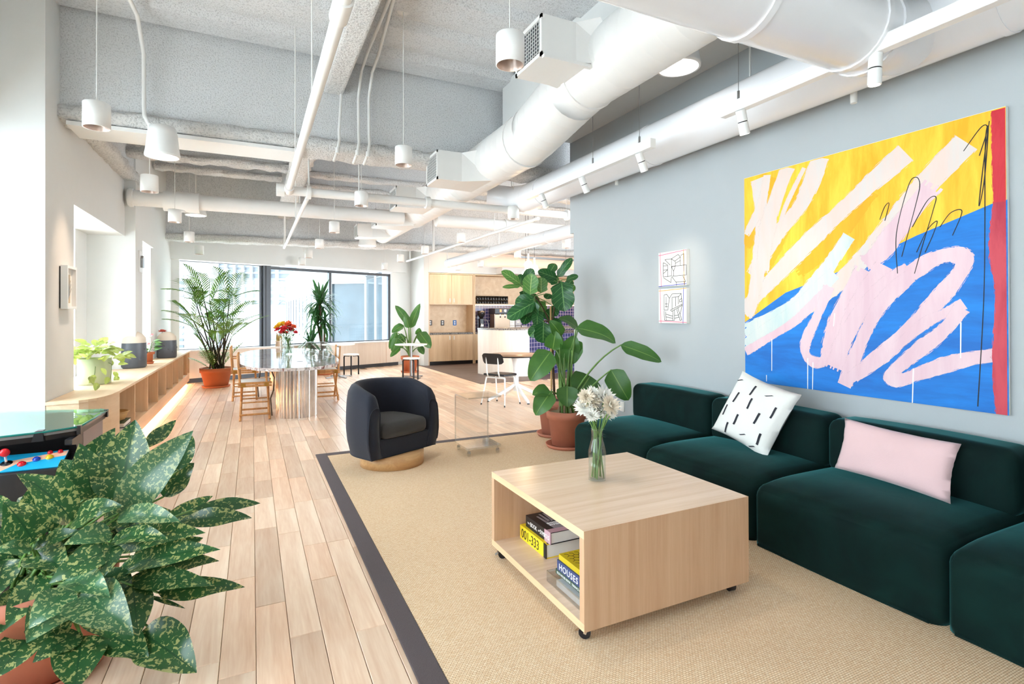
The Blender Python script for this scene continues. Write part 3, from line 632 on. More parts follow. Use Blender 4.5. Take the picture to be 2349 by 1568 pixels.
PR = {'in the row along the left windows': [(222, 265, 2.95), (343, 421, 2.93), (401, 495, 2.91), (434, 543, 2.90), (457, 573, 2.86)],
      'in the row left of the big duct': [(1170, 115, 3.05), (926, 358, 3.05), (829, 456, 2.98), (767, 521, 2.95), (733, 559, 2.90), (708, 582, 2.87), (693, 599, 2.84)],
      'in the row right of the big duct': [(1178, 488, 2.98), (1058, 545, 2.99), (975, 573, 2.93), (919, 592, 2.88), (883, 610, 2.84)],
      'in the row above the kitchen bar': [(1299, 558, 2.89), (1187, 582, 2.92), (1103, 604, 2.85), (1051, 612, 2.78)]}
for row, l in PR.items():
    for i, (px, py, z) in enumerate(l):
        lamp('pendant_downlight', 'SPOT', atZ(px, py, z)-V(0, 0, .05), 12, (1, .9, .78), .06, atZ(px, py, z)-V(0, 0, 1), math.radians(95), .8)
        pendant('%s white cylinder pendant from the camera %s' % (ORD[i], row), px, py, z, ZD+(.078 if .40 < (atZ(px, py, z).y+3) % .65 < .58 else .04 if (atZ(px, py, z).y+3) % .65 > .33 else -.002), 'white cylinder pendant lamps')
def drum(label, px, py, t, r, h, top):
    p = atT(px, py, t); o = thing('drum_light', label, 'ceiling light', p, 0, 'white drum ceiling fixtures')
    MB().lathe([(r*.55, h), (r*.72, h*.96), (r*.84, h*.75), (r*.95, h*.2), (r, .02), (r, 0), (r*.9, 0)], n=30).disc((0, 0, h), r*.55, 30).build('housing', 'white_paint', o)
    MB().lathe([(.001, .004), (r*.88, .004), (r*.9, 0)], n=30).build('diffuser', 'lamp_disc', o)
    MB().tube([(0, 0, h), (0, 0, top-p.z)], .012, 8).build('stem', 'white_paint', o)
drum('tall white dome fixture hanging below the girder at upper left', 373, 360, 5.2, .15, .30, 3.36)
drum('white dome fixture half hidden behind the thick drain pipe', 449, 494, 9.9, .18, .3, 4.4)
drum('white dome fixture beyond the far end of the big duct', 843, 564, 12.0, .2, .3, 4.4)
drum('round white drum fixture on the smooth soffit at right', 1556, 156, 4.35, .175, .33, 3.875)
# track lights
def track(label, y0, y1, hang):
    t = thing('track_light', label, 'track light', (3.05, y0, 2.95)); MB().box(-.03, 0, -.045, .03, y1-y0, .035).build('track_rail', 'white_metal', t, bevel=.004)
    for y in hang:
        MB().tube([(0, y-y0, .035), (0, y-y0, .93)], .0025, 6).build('cable', 'grey_metal', t); MB().tube([(0, y-y0, .03), (0, y-y0, .10)], .009, 8).build('gripper', 'grey_metal', t)
    return t
tA = atZ(1205, 450, 2.95).y; tB = atZ(1493, 325, 2.95).y; tC = atZ(1660, 258, 2.95).y
ta = track('far white track rail with three spotlights, hung from thin cables', tB, tA, [atX(1467, 325, 3.05).y, atX(1360, 380, 3.05).y]); tb = track('near white track rail reaching the upper right picture corner', -.2, tC, [atX(1694, 220, 3.05).y, .6])
def spot(px, py, tr, tilt):
    y = atX(px, py, 3.06).y-tr.location.y; d = Vector((tilt, .04, -1)).normalized(); c = Vector((0, y, -.075))
    b = c-d*.03
    o = MB().tube([b, c+d*.045], .034, 16).tube([c+d*.052, c+d*.135], .034, 16).build('spot_head', 'white_metal', tr)
    MB().tube([c+d*.044, c+d*.053], .031, 16).build('shadow_gap', 'black_metal', o); MB().tube([(0, y, -.045), c], .01, 8).build('spot_stem', 'white_metal', o)
    MB().tube([c+d*.134, c+d*.136], .028, 16).build('lens', 'bulb' if px < 1300 else 'lamp_disc', o)
    return tr.location+c+d*.15
spots = [spot(1245, 460, ta, .5), spot(1338, 428, ta, .5), spot(1470, 372, ta, .45), spot(1703, 278, tb, .32), spot(2011, 165, tb, -.02)]
for p, tg, e in ((spots[2], (4, 4.3, 1.7), 12), (spots[1], (4, 5.3, 1.6), 6), (spots[3], (4, 3.0, 1.6), 5)): lamp('spot_lamp', 'SPOT', p, e, (1, .84, .66), .03, tg, math.radians(50), 1.0)

lamp('picture_washer', 'SPOT', (-.9, 6.5, 3.27), 22, (1, .72, .5), .05, (-1.66, 6.6, 1.9), math.radians(34), 1.0)
# ================================================================== rug
RX0, RX1, RY0, RY1 = .605, 3.9, -1.2, 6.06
rug = thing('rug', 'large sand coloured woven rug with a dark brown border, under the sofa', 'rug', (RX0, RY0, 0))
MB().box(.11, .11, 0, RX1-RX0-.11, RY1-RY0-.11, .010).build('woven_field', 'sisal', rug)
m = MB().box(0, 0, 0, .11, RY1-RY0, .012).box(.11, RY1-RY0-.11, 0, RX1-RX0, RY1-RY0, .012)
MB().box(0, 0, 0, .11, RY1-RY0, .012).build('border', 'rug_band', rug, bevel=.004); MB().box(.11, RY1-RY0-.11, 0, RX1-RX0, RY1-RY0, .012).build('border', 'rug_band', rug, bevel=.004); MB().box(RX1-RX0-.11, .11, 0, RX1-RX0, RY1-RY0-.11, .012).build('border', 'rug_band', rug)
ZR = .012
# ================================================================== sofa modules
def sofa_mod(label, y0, y1):
    yc, hw = (y0+y1)/2, (y1-y0)/2-.004
    t = thing('sofa_module', label, 'sofa', (2.92, yc, ZR), 0, 'green velvet sofa modules')
    def puff(x, y, z):
        e = max(0, 1-x*x)*max(0, 1-y*y)
        return (-.018*max(0, 1-y*y)*(x < -.9), 0, (.035*e**.6 - .05*max(0, -x-.35)**2*1.2) if z > .3 else 0)
    mb = rbox(MB(), .49, hw, .235, .07, (.49, 0, .165), 10, puff); mb.v = [(x, y, max(0.0, z)) for x, y, z in mb.v]
    merge(mb.build('seat', 'velvet', t))
    def puff2(x, y, z): return ((-.03*max(0, 1-y*y)*max(0, 1-z*z) if x < -.3 else 0), 0, .012*max(0, 1-y*y) if z > .5 else 0)
    mb = rbox(MB(), .155, hw-.004, .19, .075, (.885, 0, .555), 10, puff2); merge(mb.build('backrest', 'velvet', t))
    MB().tube([(-.006, -hw+.05, .008), (-.006, hw-.05, .008)], .008, 8).build('hem', 'velvet', t)
    mb = MB()
    for s in (-1, 1): mb.tube([(.06, s*(hw+.001), .03), (.06, s*(hw+.001), .30)], .004, 6)
    MB().tube([(.02, -hw+.03, .03), (.02, -hw+.03, .33)], .003, 6).build('piping', 'velvet', t); MB().tube([(.02, hw-.03, .03), (.02, hw-.03, .33)], .003, 6).build('piping', 'velvet', t)
    return t
sofa_mod('farthest green velvet sofa module, beside the potted plants', 3.53, 4.62)
sofa_mod('green velvet sofa module holding the white dash patterned pillow', 2.455, 3.53)
sofa_mod('green velvet sofa module holding the pink lumbar pillow', 1.385, 2.455)
sofa_mod('nearest green velvet sofa module, cut by the lower right picture corner', .30, 1.385)
def pillow(w, h, d, name, label, mat, o, xdir, ydir, corner=.16, n=18):
    t = thing(name, label, 'pillow', o); X = Vector(xdir).normalized(); Y = Vector(ydir).normalized(); Z = X.cross(Y).normalized(); rr = random.Random(len(label))
    def side(sg):
        def fn(u, v):
            a, b = u*2-1, v*2-1; e = max(0, (1-a*a))**.5*max(0, (1-b*b))**.5; pin = 1-.07*(1-abs(b))*abs(a)**3
            wob = .006*math.sin(7*a+3*b)+.005*math.sin(5*b-4*a)
            px = a*w/2*(1-.06*(1-b*b)*abs(a)); py = b*h/2*(1-.07*(1-a*a)*abs(b))
            return X*px+Y*py+Z*(sg*(d/2*e**.75+.002)+wob*e)
        return fn
    mb = MB().grid(side(1), n, n); m2 = MB().grid(side(-1), n, n); mb.add(m2.v, [tuple(reversed(f)) for f in m2.f], 0, True)
    merge(mb.build('cover', mat, t), .004); return t, side(1), Z
p1_ = Vector((3.56, 2.965, .715))
pl, fn, Zn = pillow(.57, .55, .17, 'throw_pillow', 'square white pillow with short black dashes, leaning on the sofa back', 'linen', p1_, (-.06, -1, -.22), (.36, -.28, .9))
dash = [(.10, .86, 0), (.42, .80, 1), (.68, .82, 0), (.22, .60, 1), (.50, .60, 1), (.86, .62, 1), (.14, .36, 1), (.40, .30, 1), (.70, .45, 1), (.30, .12, 1), (.60, .14, 0), (.85, .2, 1), (.03, .55, 1), (.78, .05, 0)]
for (u, v, k) in dash:
    mb = MB(); n = 6; vs = []; ln = .085 if k else .05
    for i in range(n+1):
        tt = (i/n-.5)*2*ln; uu, vv = (u+.002*math.sin(i), v+tt) if k else (u+tt*.9, v+tt*.5)
        a = fn(min(.99, max(.01, uu-.016)), min(.99, max(.01, vv))); b = fn(min(.99, max(.01, uu+.016)), min(.99, max(.01, vv))); vs += [a+Zn*.0025, b+Zn*.0025]
    mb.add(vs, [(2*i, 2*i+1, 2*i+3, 2*i+2) for i in range(n)]); mb.build('dash', 'ink', pl)
pillow(.66, .34, .15, 'lumbar_pillow', 'pale pink rectangular lumbar pillow on the green velvet sofa', 'pink_cloth', (3.545, 1.94, .615), (-.0, -1, -.05), (.33, 0, .94))

# ================================================================== coffee table on casters, with its books
TX0, TX1, TY0, TY1, TZ0, TZ1 = 1.337, 2.38, 2.02, 3.045, .072, .525
ct = thing('coffee_table', 'low square light oak coffee table on casters with an open side', 'coffee table', ((TX0+TX1)/2, (TY0+TY1)/2, ZR))
def c_(x, y, z): return (x-(TX0+TX1)/2, y-(TY0+TY1)/2, z-ZR)
def cbox(x0, y0, z0, x1, y1, z1): a, b = c_(x0, y0, z0), c_(x1, y1, z1); return MB().box(*a, *b)
th = .036
cbox(TX0, TY0, TZ1-th, TX1, TY1, TZ1).build('top_panel', 'table_oak_x', ct, bevel=.0015); cbox(TX0, TY0, TZ0, TX1, TY1, TZ0+th).build('bottom_panel', 'table_oak_x', ct, bevel=.0015)
cbox(TX0, TY0, TZ0+th, TX1, TY0+th, TZ1-th).build('side_panel', 'light_oak', ct); cbox(TX0, TY1-th, TZ0+th, TX1, TY1, TZ1-th).build('side_panel', 'light_oak', ct); cbox(TX1-.03, TY0+th, TZ0+th, TX1, TY1-th, TZ1-th).build('back_panel', 'light_oak', ct)
cbox(TX0+.0001, TY0-.001, TZ0, TX1, TY0, TZ1).build('end_veneer', 'light_oak', ct)
e = cbox(TX0-.001, TY0, TZ1-th, TX0, TY1, TZ1); e.build('edge_band', 'table_oak_end', ct); cbox(TX0-.001, TY0, TZ0, TX0, TY1, TZ0+th).build('edge_band', 'table_oak_end', ct)
cbox(TX0-.001, TY0, TZ0+th, TX0, TY0+th, TZ1-th).build('edge_band', 'light_oak', ct); cbox(TX0-.001, TY1-th, TZ0+th, TX0, TY1, TZ1-th).build('edge_band', 'light_oak', ct)
for (x, y, a) in ((TX0+.05, TY0+.05, .9), (TX1-.07, TY0+.05, -.2), (TX0+.05, TY1-.07, 1.4), (TX1-.07, TY1-.07, 2.0)):
    q = c_(x, y, 0); dx, dy = math.cos(a), math.sin(a); w = .016
    o = MB().tube([V(q[0]-dx*w-dy*.012, q[1]-dy*w+dx*.012, .028), V(q[0]-dx*w*-1-dy*.012, q[1]+dy*w+dx*.012, .028)], .028, 18).build('caster', 'black_plastic', ct)
    k = MB().box(q[0]-.028, q[1]-.028, .057, q[0]+.028, q[1]+.028, .0605); 
    for s in (-1, 1):
        b = V(q[0]+dx*.019*s, q[1]+dy*.019*s, 0); k.bar(b+V(0, 0, .058), b+V(-dy*.012, dx*.012, .024), .003, .014, up=(-dy, dx, 0))
    k.bar((q[0]-dy*.02, q[1]+dx*.02, .045), (q[0]-dy*.055, q[1]+dx*.055, .022), .022, .004); k.build('fork', 'chrome', o)
ZS = TZ0+th
def book(label, x0, y0, x1, y1, z, h, cover, spine, pages='canvas_white', rz=0.0, spine_side=-1):
    t = thing('book', label, 'book', ((x0+x1)/2, (y0+y1)/2, z), rz, 'books inside the coffee table'); a, b = (x1-x0)/2, (y1-y0)/2; e = .004
    MB().box(-a+.003, -b+.005, e, a-.005, b-.005, h-e).build('pages', pages, t)
    MB().box(-a, -b, h-e, a, b, h).build('cover', cover, t); MB().box(-a, -b, 0, a, b, e).build('cover', cover, t)
    MB().box(-a-.001, -b, 0, -a+.004, b, h).build('spine', spine, t, bevel=.002); return t, a, b
# spine (and its lettering) faces the opening, -x ; reading direction runs towards -y (towards the camera)
plain('book_black', srgb(28, 28, 32), .4); plain('book_pink', srgb(196, 158, 170), .5); plain('book_yellow', srgb(246, 214, 40), .5, var=.03); plain('book_blue', srgb(58, 72, 118), .5, var=.3, nscale=120)
plain('book_green', srgb(52, 78, 56), .5); plain('book_white', srgb(236, 238, 242), .5); plain('book_olive', srgb(206, 182, 30), .5); plain('type_white', srgb(245, 245, 245), .6); plain('type_black', srgb(18, 18, 18), .6); plain('hand_grey', srgb(150, 140, 144), .6)
def spinetext(t, a, body, size, mat, y, z, sx=1.0, sp=1.0): return text('lettering', body, size, mat, t, frame((-a-.0016, y, z), (0, -1, 0), (0, 0, 1)), sx=sx, spacing=sp)
bt, a, b = book('thick yellow book lettered 001-333, under the black book', TX0+.165, 2.655, TX0+.40, 2.985, ZS, .082, 'book_yellow', 'book_yellow')
spinetext(bt, a, '001-333', .078, 'type_black', b-.02, .014, .88)
MB().box(-a-.0018, -b, 0, -a+.003, -b+.03, .082).build('spine_band', 'type_black', bt)
mb = MB().box(-a+.02, -.02, .082, -a+.035, .05, .0825).box(-a+.01, -b+.004, .082, a-.08, -b+.022, .0825); mb.build('cover_mark', 'type_black', bt, kind='stuff')
bt, a, b = book('black book with a pale hand on its cover, lying on the yellow book', TX0+.185, 2.64, TX0+.395, 2.945, ZS+.082, .068, 'book_black', 'book_black')
MB().box(-a-.0014, -b, .0, -a+.0045, -b+.07, .068).build('spine_end', 'book_pink', bt); MB().box(-a, -b, .068, a, -b+.05, .0684).build('cover_end', 'book_pink', bt)
spinetext(bt, a, 'THE', .014, 'type_white', b-.025, .026); spinetext(bt, a, 'BOOK', .036, 'type_white', b-.06, .02, .82); spinetext(bt, a, 'OF', .014, 'type_white', b-.158, .026); spinetext(bt, a, 'SYMBOLS', .036, 'type_white', b-.18, .02, .75)
mb = MB().tube([(0.01, -.03, .0682), (0.05, -.03, .0682)], .001, 4)
hand = bt
MB().prism([(-.05, -.10), (.05, -.11), (.06, -.03), (.035, .0), (-.035, .01), (-.06, -.02)], .0681, .0688).build('printed_palm', 'hand_grey', hand)
for i, (fx, ln) in enumerate(((-.045, .10), (-.022, .125), (.002, .13), (.026, .11))):
    MB().prism([(fx-.009, -.01), (fx+.009, -.01), (fx+.006+.006*i-.01, ln), (fx-.006+.006*i-.01, ln)], .0681, .0688).build('printed_finger', 'hand_grey', hand)
text('lettering', 'BOOK\nSYMBOLS', .026, 'type_white', bt, frame((-.055, -.035, .0692), (1, 0, 0), (0, 1, 0)))
tr_ = thing('acrylic_tray', 'clear acrylic tray under the stack of house books', 'tray', (TX0+.15, 2.30, ZS), 0)
trb = MB().box(-.105, -.22, 0, .2, .14, .004); trb.build('tray_base', 'acrylic', tr_)
for bx in ((-.105, -.22, .004, -.101, .14, .055), (-.105, .136, .004, .2, .14, .055), (.196, -.22, .004, .2, .136, .055)): MB().box(*bx).build('tray_wall', 'acrylic_edge', tr_)
x0 = TX0+.07; y0, y1 = 2.10, 2.375
bt, a, b = book('white book lying in the acrylic tray', x0-.01, y0, x0+.2, y1-.01, ZS+.005, .030, 'book_white', 'book_white')
bt, a, b = book('slim green book lettered Eco House Book, below the blue one', x0, y0, x0+.22, y1+.015, ZS+.058, .024, 'book_green', 'book_green'); spinetext(bt, a, 'ECO HOUSE BOOK  TERENCE CON', .0165, 'type_white', b-.015, .006, .92)
bt, a, b = book('blue spined book lettered Houses', x0, y0, x0+.21, y1, ZS+.082, .052, 'book_blue', 'book_blue'); spinetext(bt, a, 'HOUSES', .044, 'type_white', b-.02, .010, 1.0, 1.15)
bt, a, b = book('yellow honeycomb covered book on top of the house books', x0+.008, y0, x0+.2, y1-.005, ZS+.134, .028, 'book_olive', 'book_olive')
mb = MB(); s_ = .018
for i in range(6):
    for j in range(9):
        cx, cy = -a+.02+i*s_*1.73+(j % 2)*s_*.866, -b+.02+j*s_*1.5
        if cx > a-.03 or cy > b-.01: continue
        for k in range(3): p, q = [(cx+s_*.98*math.sin(math.pi/3*(k+d)), cy+s_*.98*math.cos(math.pi/3*(k+d))) for d in (0, 1)]; mb.bar((*p, .0284), (*q, .0284), .0022, .0008)
mb.build('honeycomb_print', 'type_black', bt, kind='stuff'); MB().box(a-.05, -b, .028, a, b, .0284).build('cover_band', 'book_pink', bt)

# ================================================================== leaf and flower makers
def leafpts(B, T, w, face, sag=.15, prof='ovate', cup=.18, wave=.0, nl=10, nw=4, tipbend=0.0, ph=0.0):
    B, T, face = Vector(B), Vector(T), Vector(face); d = T-B; ln = d.length; side = d.cross(face).normalized(); nrm = side.cross(d).normalized()
    mid = (B+T)/2+nrm*sag*ln; pts = []; uv = []
    for j in range(nl+1):
        v = j/nl
        p = B*(1-v)**2+mid*2*v*(1-v)+T*v*v-nrm*(tipbend*ln*max(0, v-.6)**2*4); tg = ((mid-B)*(1-v)+(T-mid)*v).normalized()
        up = side.cross(tg).normalized()
        if prof == 'ovate': ww = (math.sin(math.pi*v**.72)**.85)
        elif prof == 'lance': ww = math.sin(math.pi*v**.85)**.8
        elif prof == 'fiddle': ww = .10+.62*math.sin(math.pi*min(1, v*1.0)**1.35)**.7+.30*math.exp(-((v-.2)/.12)**2) if v < .97 else .12
        elif prof == 'paddle': ww = min(1, (v*5)**.6)*(1-max(0, v-.55)/.45*1.0)**.55 if v < .999 else 0
        else: ww = math.sin(math.pi*v)
        if j == 0: ww = .04
        if j == nl: ww = .01
        for i in range(nw+1):
            a = i/nw*2-1
            q = p+side*(a*w/2*ww)+up*(cup*w*ww*(abs(a)**1.5)*.5+wave*w*ww*abs(a)*math.sin(v*9+ph+(2 if a > 0 else 0)))
            pts.append(q); uv.append((i/nw, v))
    fs = [(j*(nw+1)+i, j*(nw+1)+i+1, (j+1)*(nw+1)+i+1, (j+1)*(nw+1)+i) for j in range(nl) for i in range(nw)]
    return pts, fs, uv
def leafadd(mb, *a, **k):
    m = k.pop('m', 0); pts, fs, uv = leafpts(*a, **k)
    if mb.uv is None: mb.uv = [(0, 0)]*len(mb.v)
    mb.add(pts, fs, m, True); mb.uv += uv; return mb
def leaf(parent, mat, off, *a, name='leaf', **k):
    a = list(a); a[0] = Vector(a[0])-off; a[1] = Vector(a[1])-off
    return leafadd(MB(), *a, **k).build(name, mat, parent)
leafmat('leaf_agla', srgb(36, 76, 40), srgb(66, 114, 62), speck=srgb(214, 214, 138), vein=srgb(36, 76, 44), nv=0, rough=.28, sscale=62, sthr=.575)
leafmat('leaf_agla_pale', srgb(58, 102, 66), srgb(92, 132, 92), speck=srgb(218, 222, 156), vein=srgb(60, 108, 70), nv=0, rough=.28, sscale=70, sthr=.57)
leafmat('leaf_fig', srgb(20, 70, 34), srgb(44, 104, 50), vein=srgb(110, 160, 90), nv=6, rough=.33)
leafmat('leaf_fig_light', srgb(70, 120, 56), srgb(96, 148, 70), vein=srgb(170, 196, 120), nv=6, rough=.4)
leafmat('leaf_strel', srgb(44, 92, 40), srgb(78, 126, 54), vein=srgb(120, 156, 78), nv=26, rough=.35)
leafmat('leaf_palm', srgb(74, 124, 54), srgb(140, 182, 78), rough=.45); leafmat('leaf_drac', srgb(28, 74, 36), srgb(62, 112, 54), rough=.35)
leafmat('leaf_pothos', srgb(104, 150, 44), srgb(186, 206, 88), vein=srgb(214, 222, 130), nv=0, rough=.35, speck=srgb(58, 104, 40), sscale=20, sthr=.6)
leafmat('leaf_anth', srgb(60, 118, 52), srgb(108, 158, 70), rough=.3)
def pot(parent, r_top, h, r_bot, mat='terracotta', soil='soil', rim=.06, saucer=None, z0=0.0, soilz=.03, c=(0, 0)):
    cx, cy = c; zz = z0+(.022 if saucer else 0); t = .016
    MB().lathe([(.001, zz), (r_bot, zz), (r_top-.02, zz+h-rim), (r_top, zz+h-rim), (r_top+.006, zz+h), (r_top-t, zz+h), (r_top-t-.012, zz+h-soilz-.02)], (cx, cy, 0), 40).build('pot', mat, parent)
    MB().disc((cx, cy, zz+h-soilz), r_top-t-.006, 32).build('soil', soil, parent)
    if saucer: MB().lathe([(.001, z0), (saucer-.02, z0), (saucer, z0+.035), (saucer-.012, z0+.037), (saucer-.03, z0+.012), (.001, z0+.012)], (cx, cy, 0), 40).build('saucer', mat, parent)
    return zz+h-soilz

# vase of white flowers on the coffee table
vp = atZ(1370, 1100, TZ1); fv = thing('glass_vase', 'clear glass bottle vase of white chrysanthemums on the coffee table', 'vase', vp)
sc_ = (vp-EYE).dot(DIR)/F
VR = 20*sc_; VH = 118*sc_
MB().lathe([(.001, .003), (VR, .003), (VR, VH*.56), (VR*.78, VH*.72), (VR*.66, VH*.78), (VR*.66, VH*.97), (VR*.72, VH), (VR*.62, VH), (VR*.6, VH*.8), (VR*.9, VH*.56), (VR*.92, .012), (.001, .012)], n=30).build('bottle', 'clear_glass', fv)
MB().lathe([(.001, .013), (VR*.91, .013), (VR*.91, VH*.46), (.001, VH*.46)], n=24).build('water', 'water', fv)
rr = random.Random(5); plain('petal_white', srgb(250, 248, 240), .6, var=.02); plain('petal_cream', srgb(238, 226, 206), .6)
heads = [(1352, 918, 25), (1385, 912, 27), (1372, 935, 26), (1340, 935, 22), (1398, 930, 23), (1360, 905, 20), (1388, 948, 18), (1357, 952, 17), (1345, 910, 18), (1402, 945, 15)]
def mum(parent, c, r, seed, mat='petal_white', layers=((.15, 1.0, 20), (.5, .95, 18), (.9, .8, 14), (1.25, .55, 9)), pw=.26, name='flower_head', axis=(0, 0, 1)):
    q = random.Random(seed); mb = MB(); ax = Vector(axis).normalized(); ex = ax.orthogonal().normalized(); ey = ax.cross(ex)
    for el, l, n in layers:
        for i in range(n):
            a = 2*math.pi*(i+q.random()*.6)/n; e = el+q.uniform(-.15, .15); d = (ex*math.cos(a)+ey*math.sin(a))*math.cos(e)+ax*math.sin(e); ll = r*l*q.uniform(.85, 1.1)
            leafadd(mb, Vector(c)+d*r*.08, Vector(c)+d*ll, r*pw, ax-d*.4, sag=-.12, prof='lance', cup=.3, nl=3, nw=2)
    return mb.build(name, mat, parent)
for i, (px, py, r) in enumerate(heads):
    t_ = (vp-EYE).dot(DIR)+rr.uniform(-.06, .06); hp = atT(px, py, t_)-vp; base = V(rr.uniform(-.6, .6)*VR, rr.uniform(-.6, .6)*VR, .015); neck = V(hp.x*.25+rr.uniform(-.3, .3)*VR, hp.y*.25, VH*.95); neck.xy = neck.xy*min(1, VR*.5/max(neck.xy.length, 1e-4))
    MB().tube([base, neck*.98, neck.lerp(hp, .6), hp-V(0, 0, r*sc_*.2)], [.0045, .0042, .0038, .0035], 7).build('stem', 'stem_green', fv)
    mum(fv, hp, r*sc_*1.2, i, 'petal_white' if i % 4 else 'petal_cream', axis=(hp.x*2.0, hp.y*2-.3, .25))
for i in range(16):
    a = rr.random()*6.28; z = rr.uniform(.55, 1.5)*VH; p = V(math.cos(a)*VR*.5*(z/VH), math.sin(a)*VR*.5*(z/VH), z)
    leafadd(MB(), p, p+V(math.cos(a)*.03, math.sin(a)*.03, rr.uniform(-.02, .03)), .010, (0, 0, 1), nl=4, nw=2).build('stem_leaf', 'leaf_drac', fv)

# ================================================================== tub armchair
ch = thing('armchair', 'dark navy swivel tub chair with a grey seat and round wooden base', 'armchair', (1.268, 5.379, ZR), math.radians(26.5))
MB().lathe([(.29, .0), (.314, .0), (.314, .125), (.001, .125)], n=48).build('base', 'base_oak', ch)
RO, YF = .425, -.20
def plan(t, off):                                                   # 0 = left arm front .. 1 = right arm front, along the D-shaped shell
    r = RO-off; L1 = -YF; tot = 2*L1+math.pi*RO; s = t*tot
    if s < L1: return V(-r, YF+s, 0)
    if s > tot-L1: return V(r, YF+(tot-s), 0)
    a = math.pi-(s-L1)/RO; return V(r*math.cos(a), r*math.sin(a), 0)
def topz(t):
    s = min(t, 1-t)*(2*.2+math.pi*RO); z = .80+.02*math.sin(math.pi*t); k = max(0, 1-s/.36); return z-.085*k**1.6-.0*k
def shell(u, v):
    t = u; zt = topz(t); s = min(t, 1-t)*1.73; fr = max(0, 1-s/.05); zt -= .10*fr*fr
    prof = [(.03, .13), (.008, .30), (.0, .45), (.0, .62), (.0, .80), (.005, .90), (.03, .97), (.065, 1.0), (.10, .975), (.12, .90), (.125, .75), (.13, .5), (.14, .25), (.15, .14)]
    x = v*(len(prof)-1); i = min(int(x), len(prof)-2); f = x-i; off = prof[i][0]*(1-f)+prof[i+1][0]*f; zz = prof[i][1]*(1-f)+prof[i+1][1]*f
    p = plan(t, off-.022*math.sin(math.pi*min(1, zz))); p.z = .13+(zt-.13)*max(0, (zz-.13)/.87); return p
mb = MB().grid(shell, 64, 26)
for t in (0.0, 1.0):
    edge = [shell(t, i/26) for i in range(27)]; c = V(sum(p.x for p in edge)/27, YF-.012, sum(p.z for p in edge)/27); k = len(mb.v)
    mb.add(edge+[c], [((i, i+1, 27) if t == 0 else (i+1, i, 27)) for i in range(26)]+[((26, 0, 27) if t == 0 else (0, 26, 27))], 0, True)
merge(mb.build('shell', 'navy_wool', ch))
for t in (0.0, 1.0): MB().tube([shell(t, i/40)+V(0, -.004, 0) for i in range(2, 40)], .0045, 6).build('piping', 'navy_wool', ch)
pol = [tuple(plan(i/40, .10)[:2]) for i in range(41)]
MB().prism(pol+[(RO-.06, YF+.005), (-RO+.06, YF+.005)], .13, .30).build('front_rail', 'navy_wool', ch, bevel=.01)
MB().tube([plan(i/40, .02)+V(0, 0, .135) for i in range(41)], .006, 6).build('hem_piping', 'navy_wool', ch)
mb = MB(); rb = rbox(MB(), .285, .29, .075, .055, (0, .07, .375), 8, lambda x, y, z: (-.06*max(0, y)*x*.3, -.02*(1-x*x)*(y < 0), .03*(1-x*x)*(1-y*y) if z > 0 else 0))
merge(rb.build('seat_cushion', 'grey_wool', ch, label='grey wool seat cushion'))
# ================================================================== acrylic side table
at_ = thing('side_table', 'clear acrylic side table on four small casters beside the armchair', 'side table', (2.21, 5.41, ZR))
def rrect(x0, y0, x1, y1, r, n=5):
    o = []
    for cx, cy, a0 in ((x1-r, y0+r, -90), (x1-r, y1-r, 0), (x0+r, y1-r, 90), (x0+r, y0+r, 180)):
        for i in range(n+1): a = math.radians(a0+90*i/n); o.append((cx+r*math.cos(a), cy+r*math.sin(a)))
    return o
MB().prism(rrect(-.20, -.19, .20, .19, .02), .07, .09).build('base_plate', 'acrylic_edge', at_)
MB().prism(rrect(-.20, -.19, .20, .19, .02), .60, .616).build('top_plate', 'acrylic_edge', at_)
MB().box(-.195, .17, .09, .195, .186, .60).build('back_panel', 'acrylic', at_)
for x in (-.2, .19): MB().box(x, .168, .09, x+.01, .188, .60).build('panel_edge', 'acrylic_edge', at_)
for x in (-.165, .165):
    for y in (-.155, .155):
        o = MB().tube([(x-.012, y, .025), (x+.012, y, .025)], .025, 14).build('caster', 'acrylic_edge', at_); MB().tube([(x, y, .04), (x, y, .07)], .008, 8).bar((x, y-.004, .05), (x, y+.012, .022), .03, .006).build('fork', 'chrome', o)

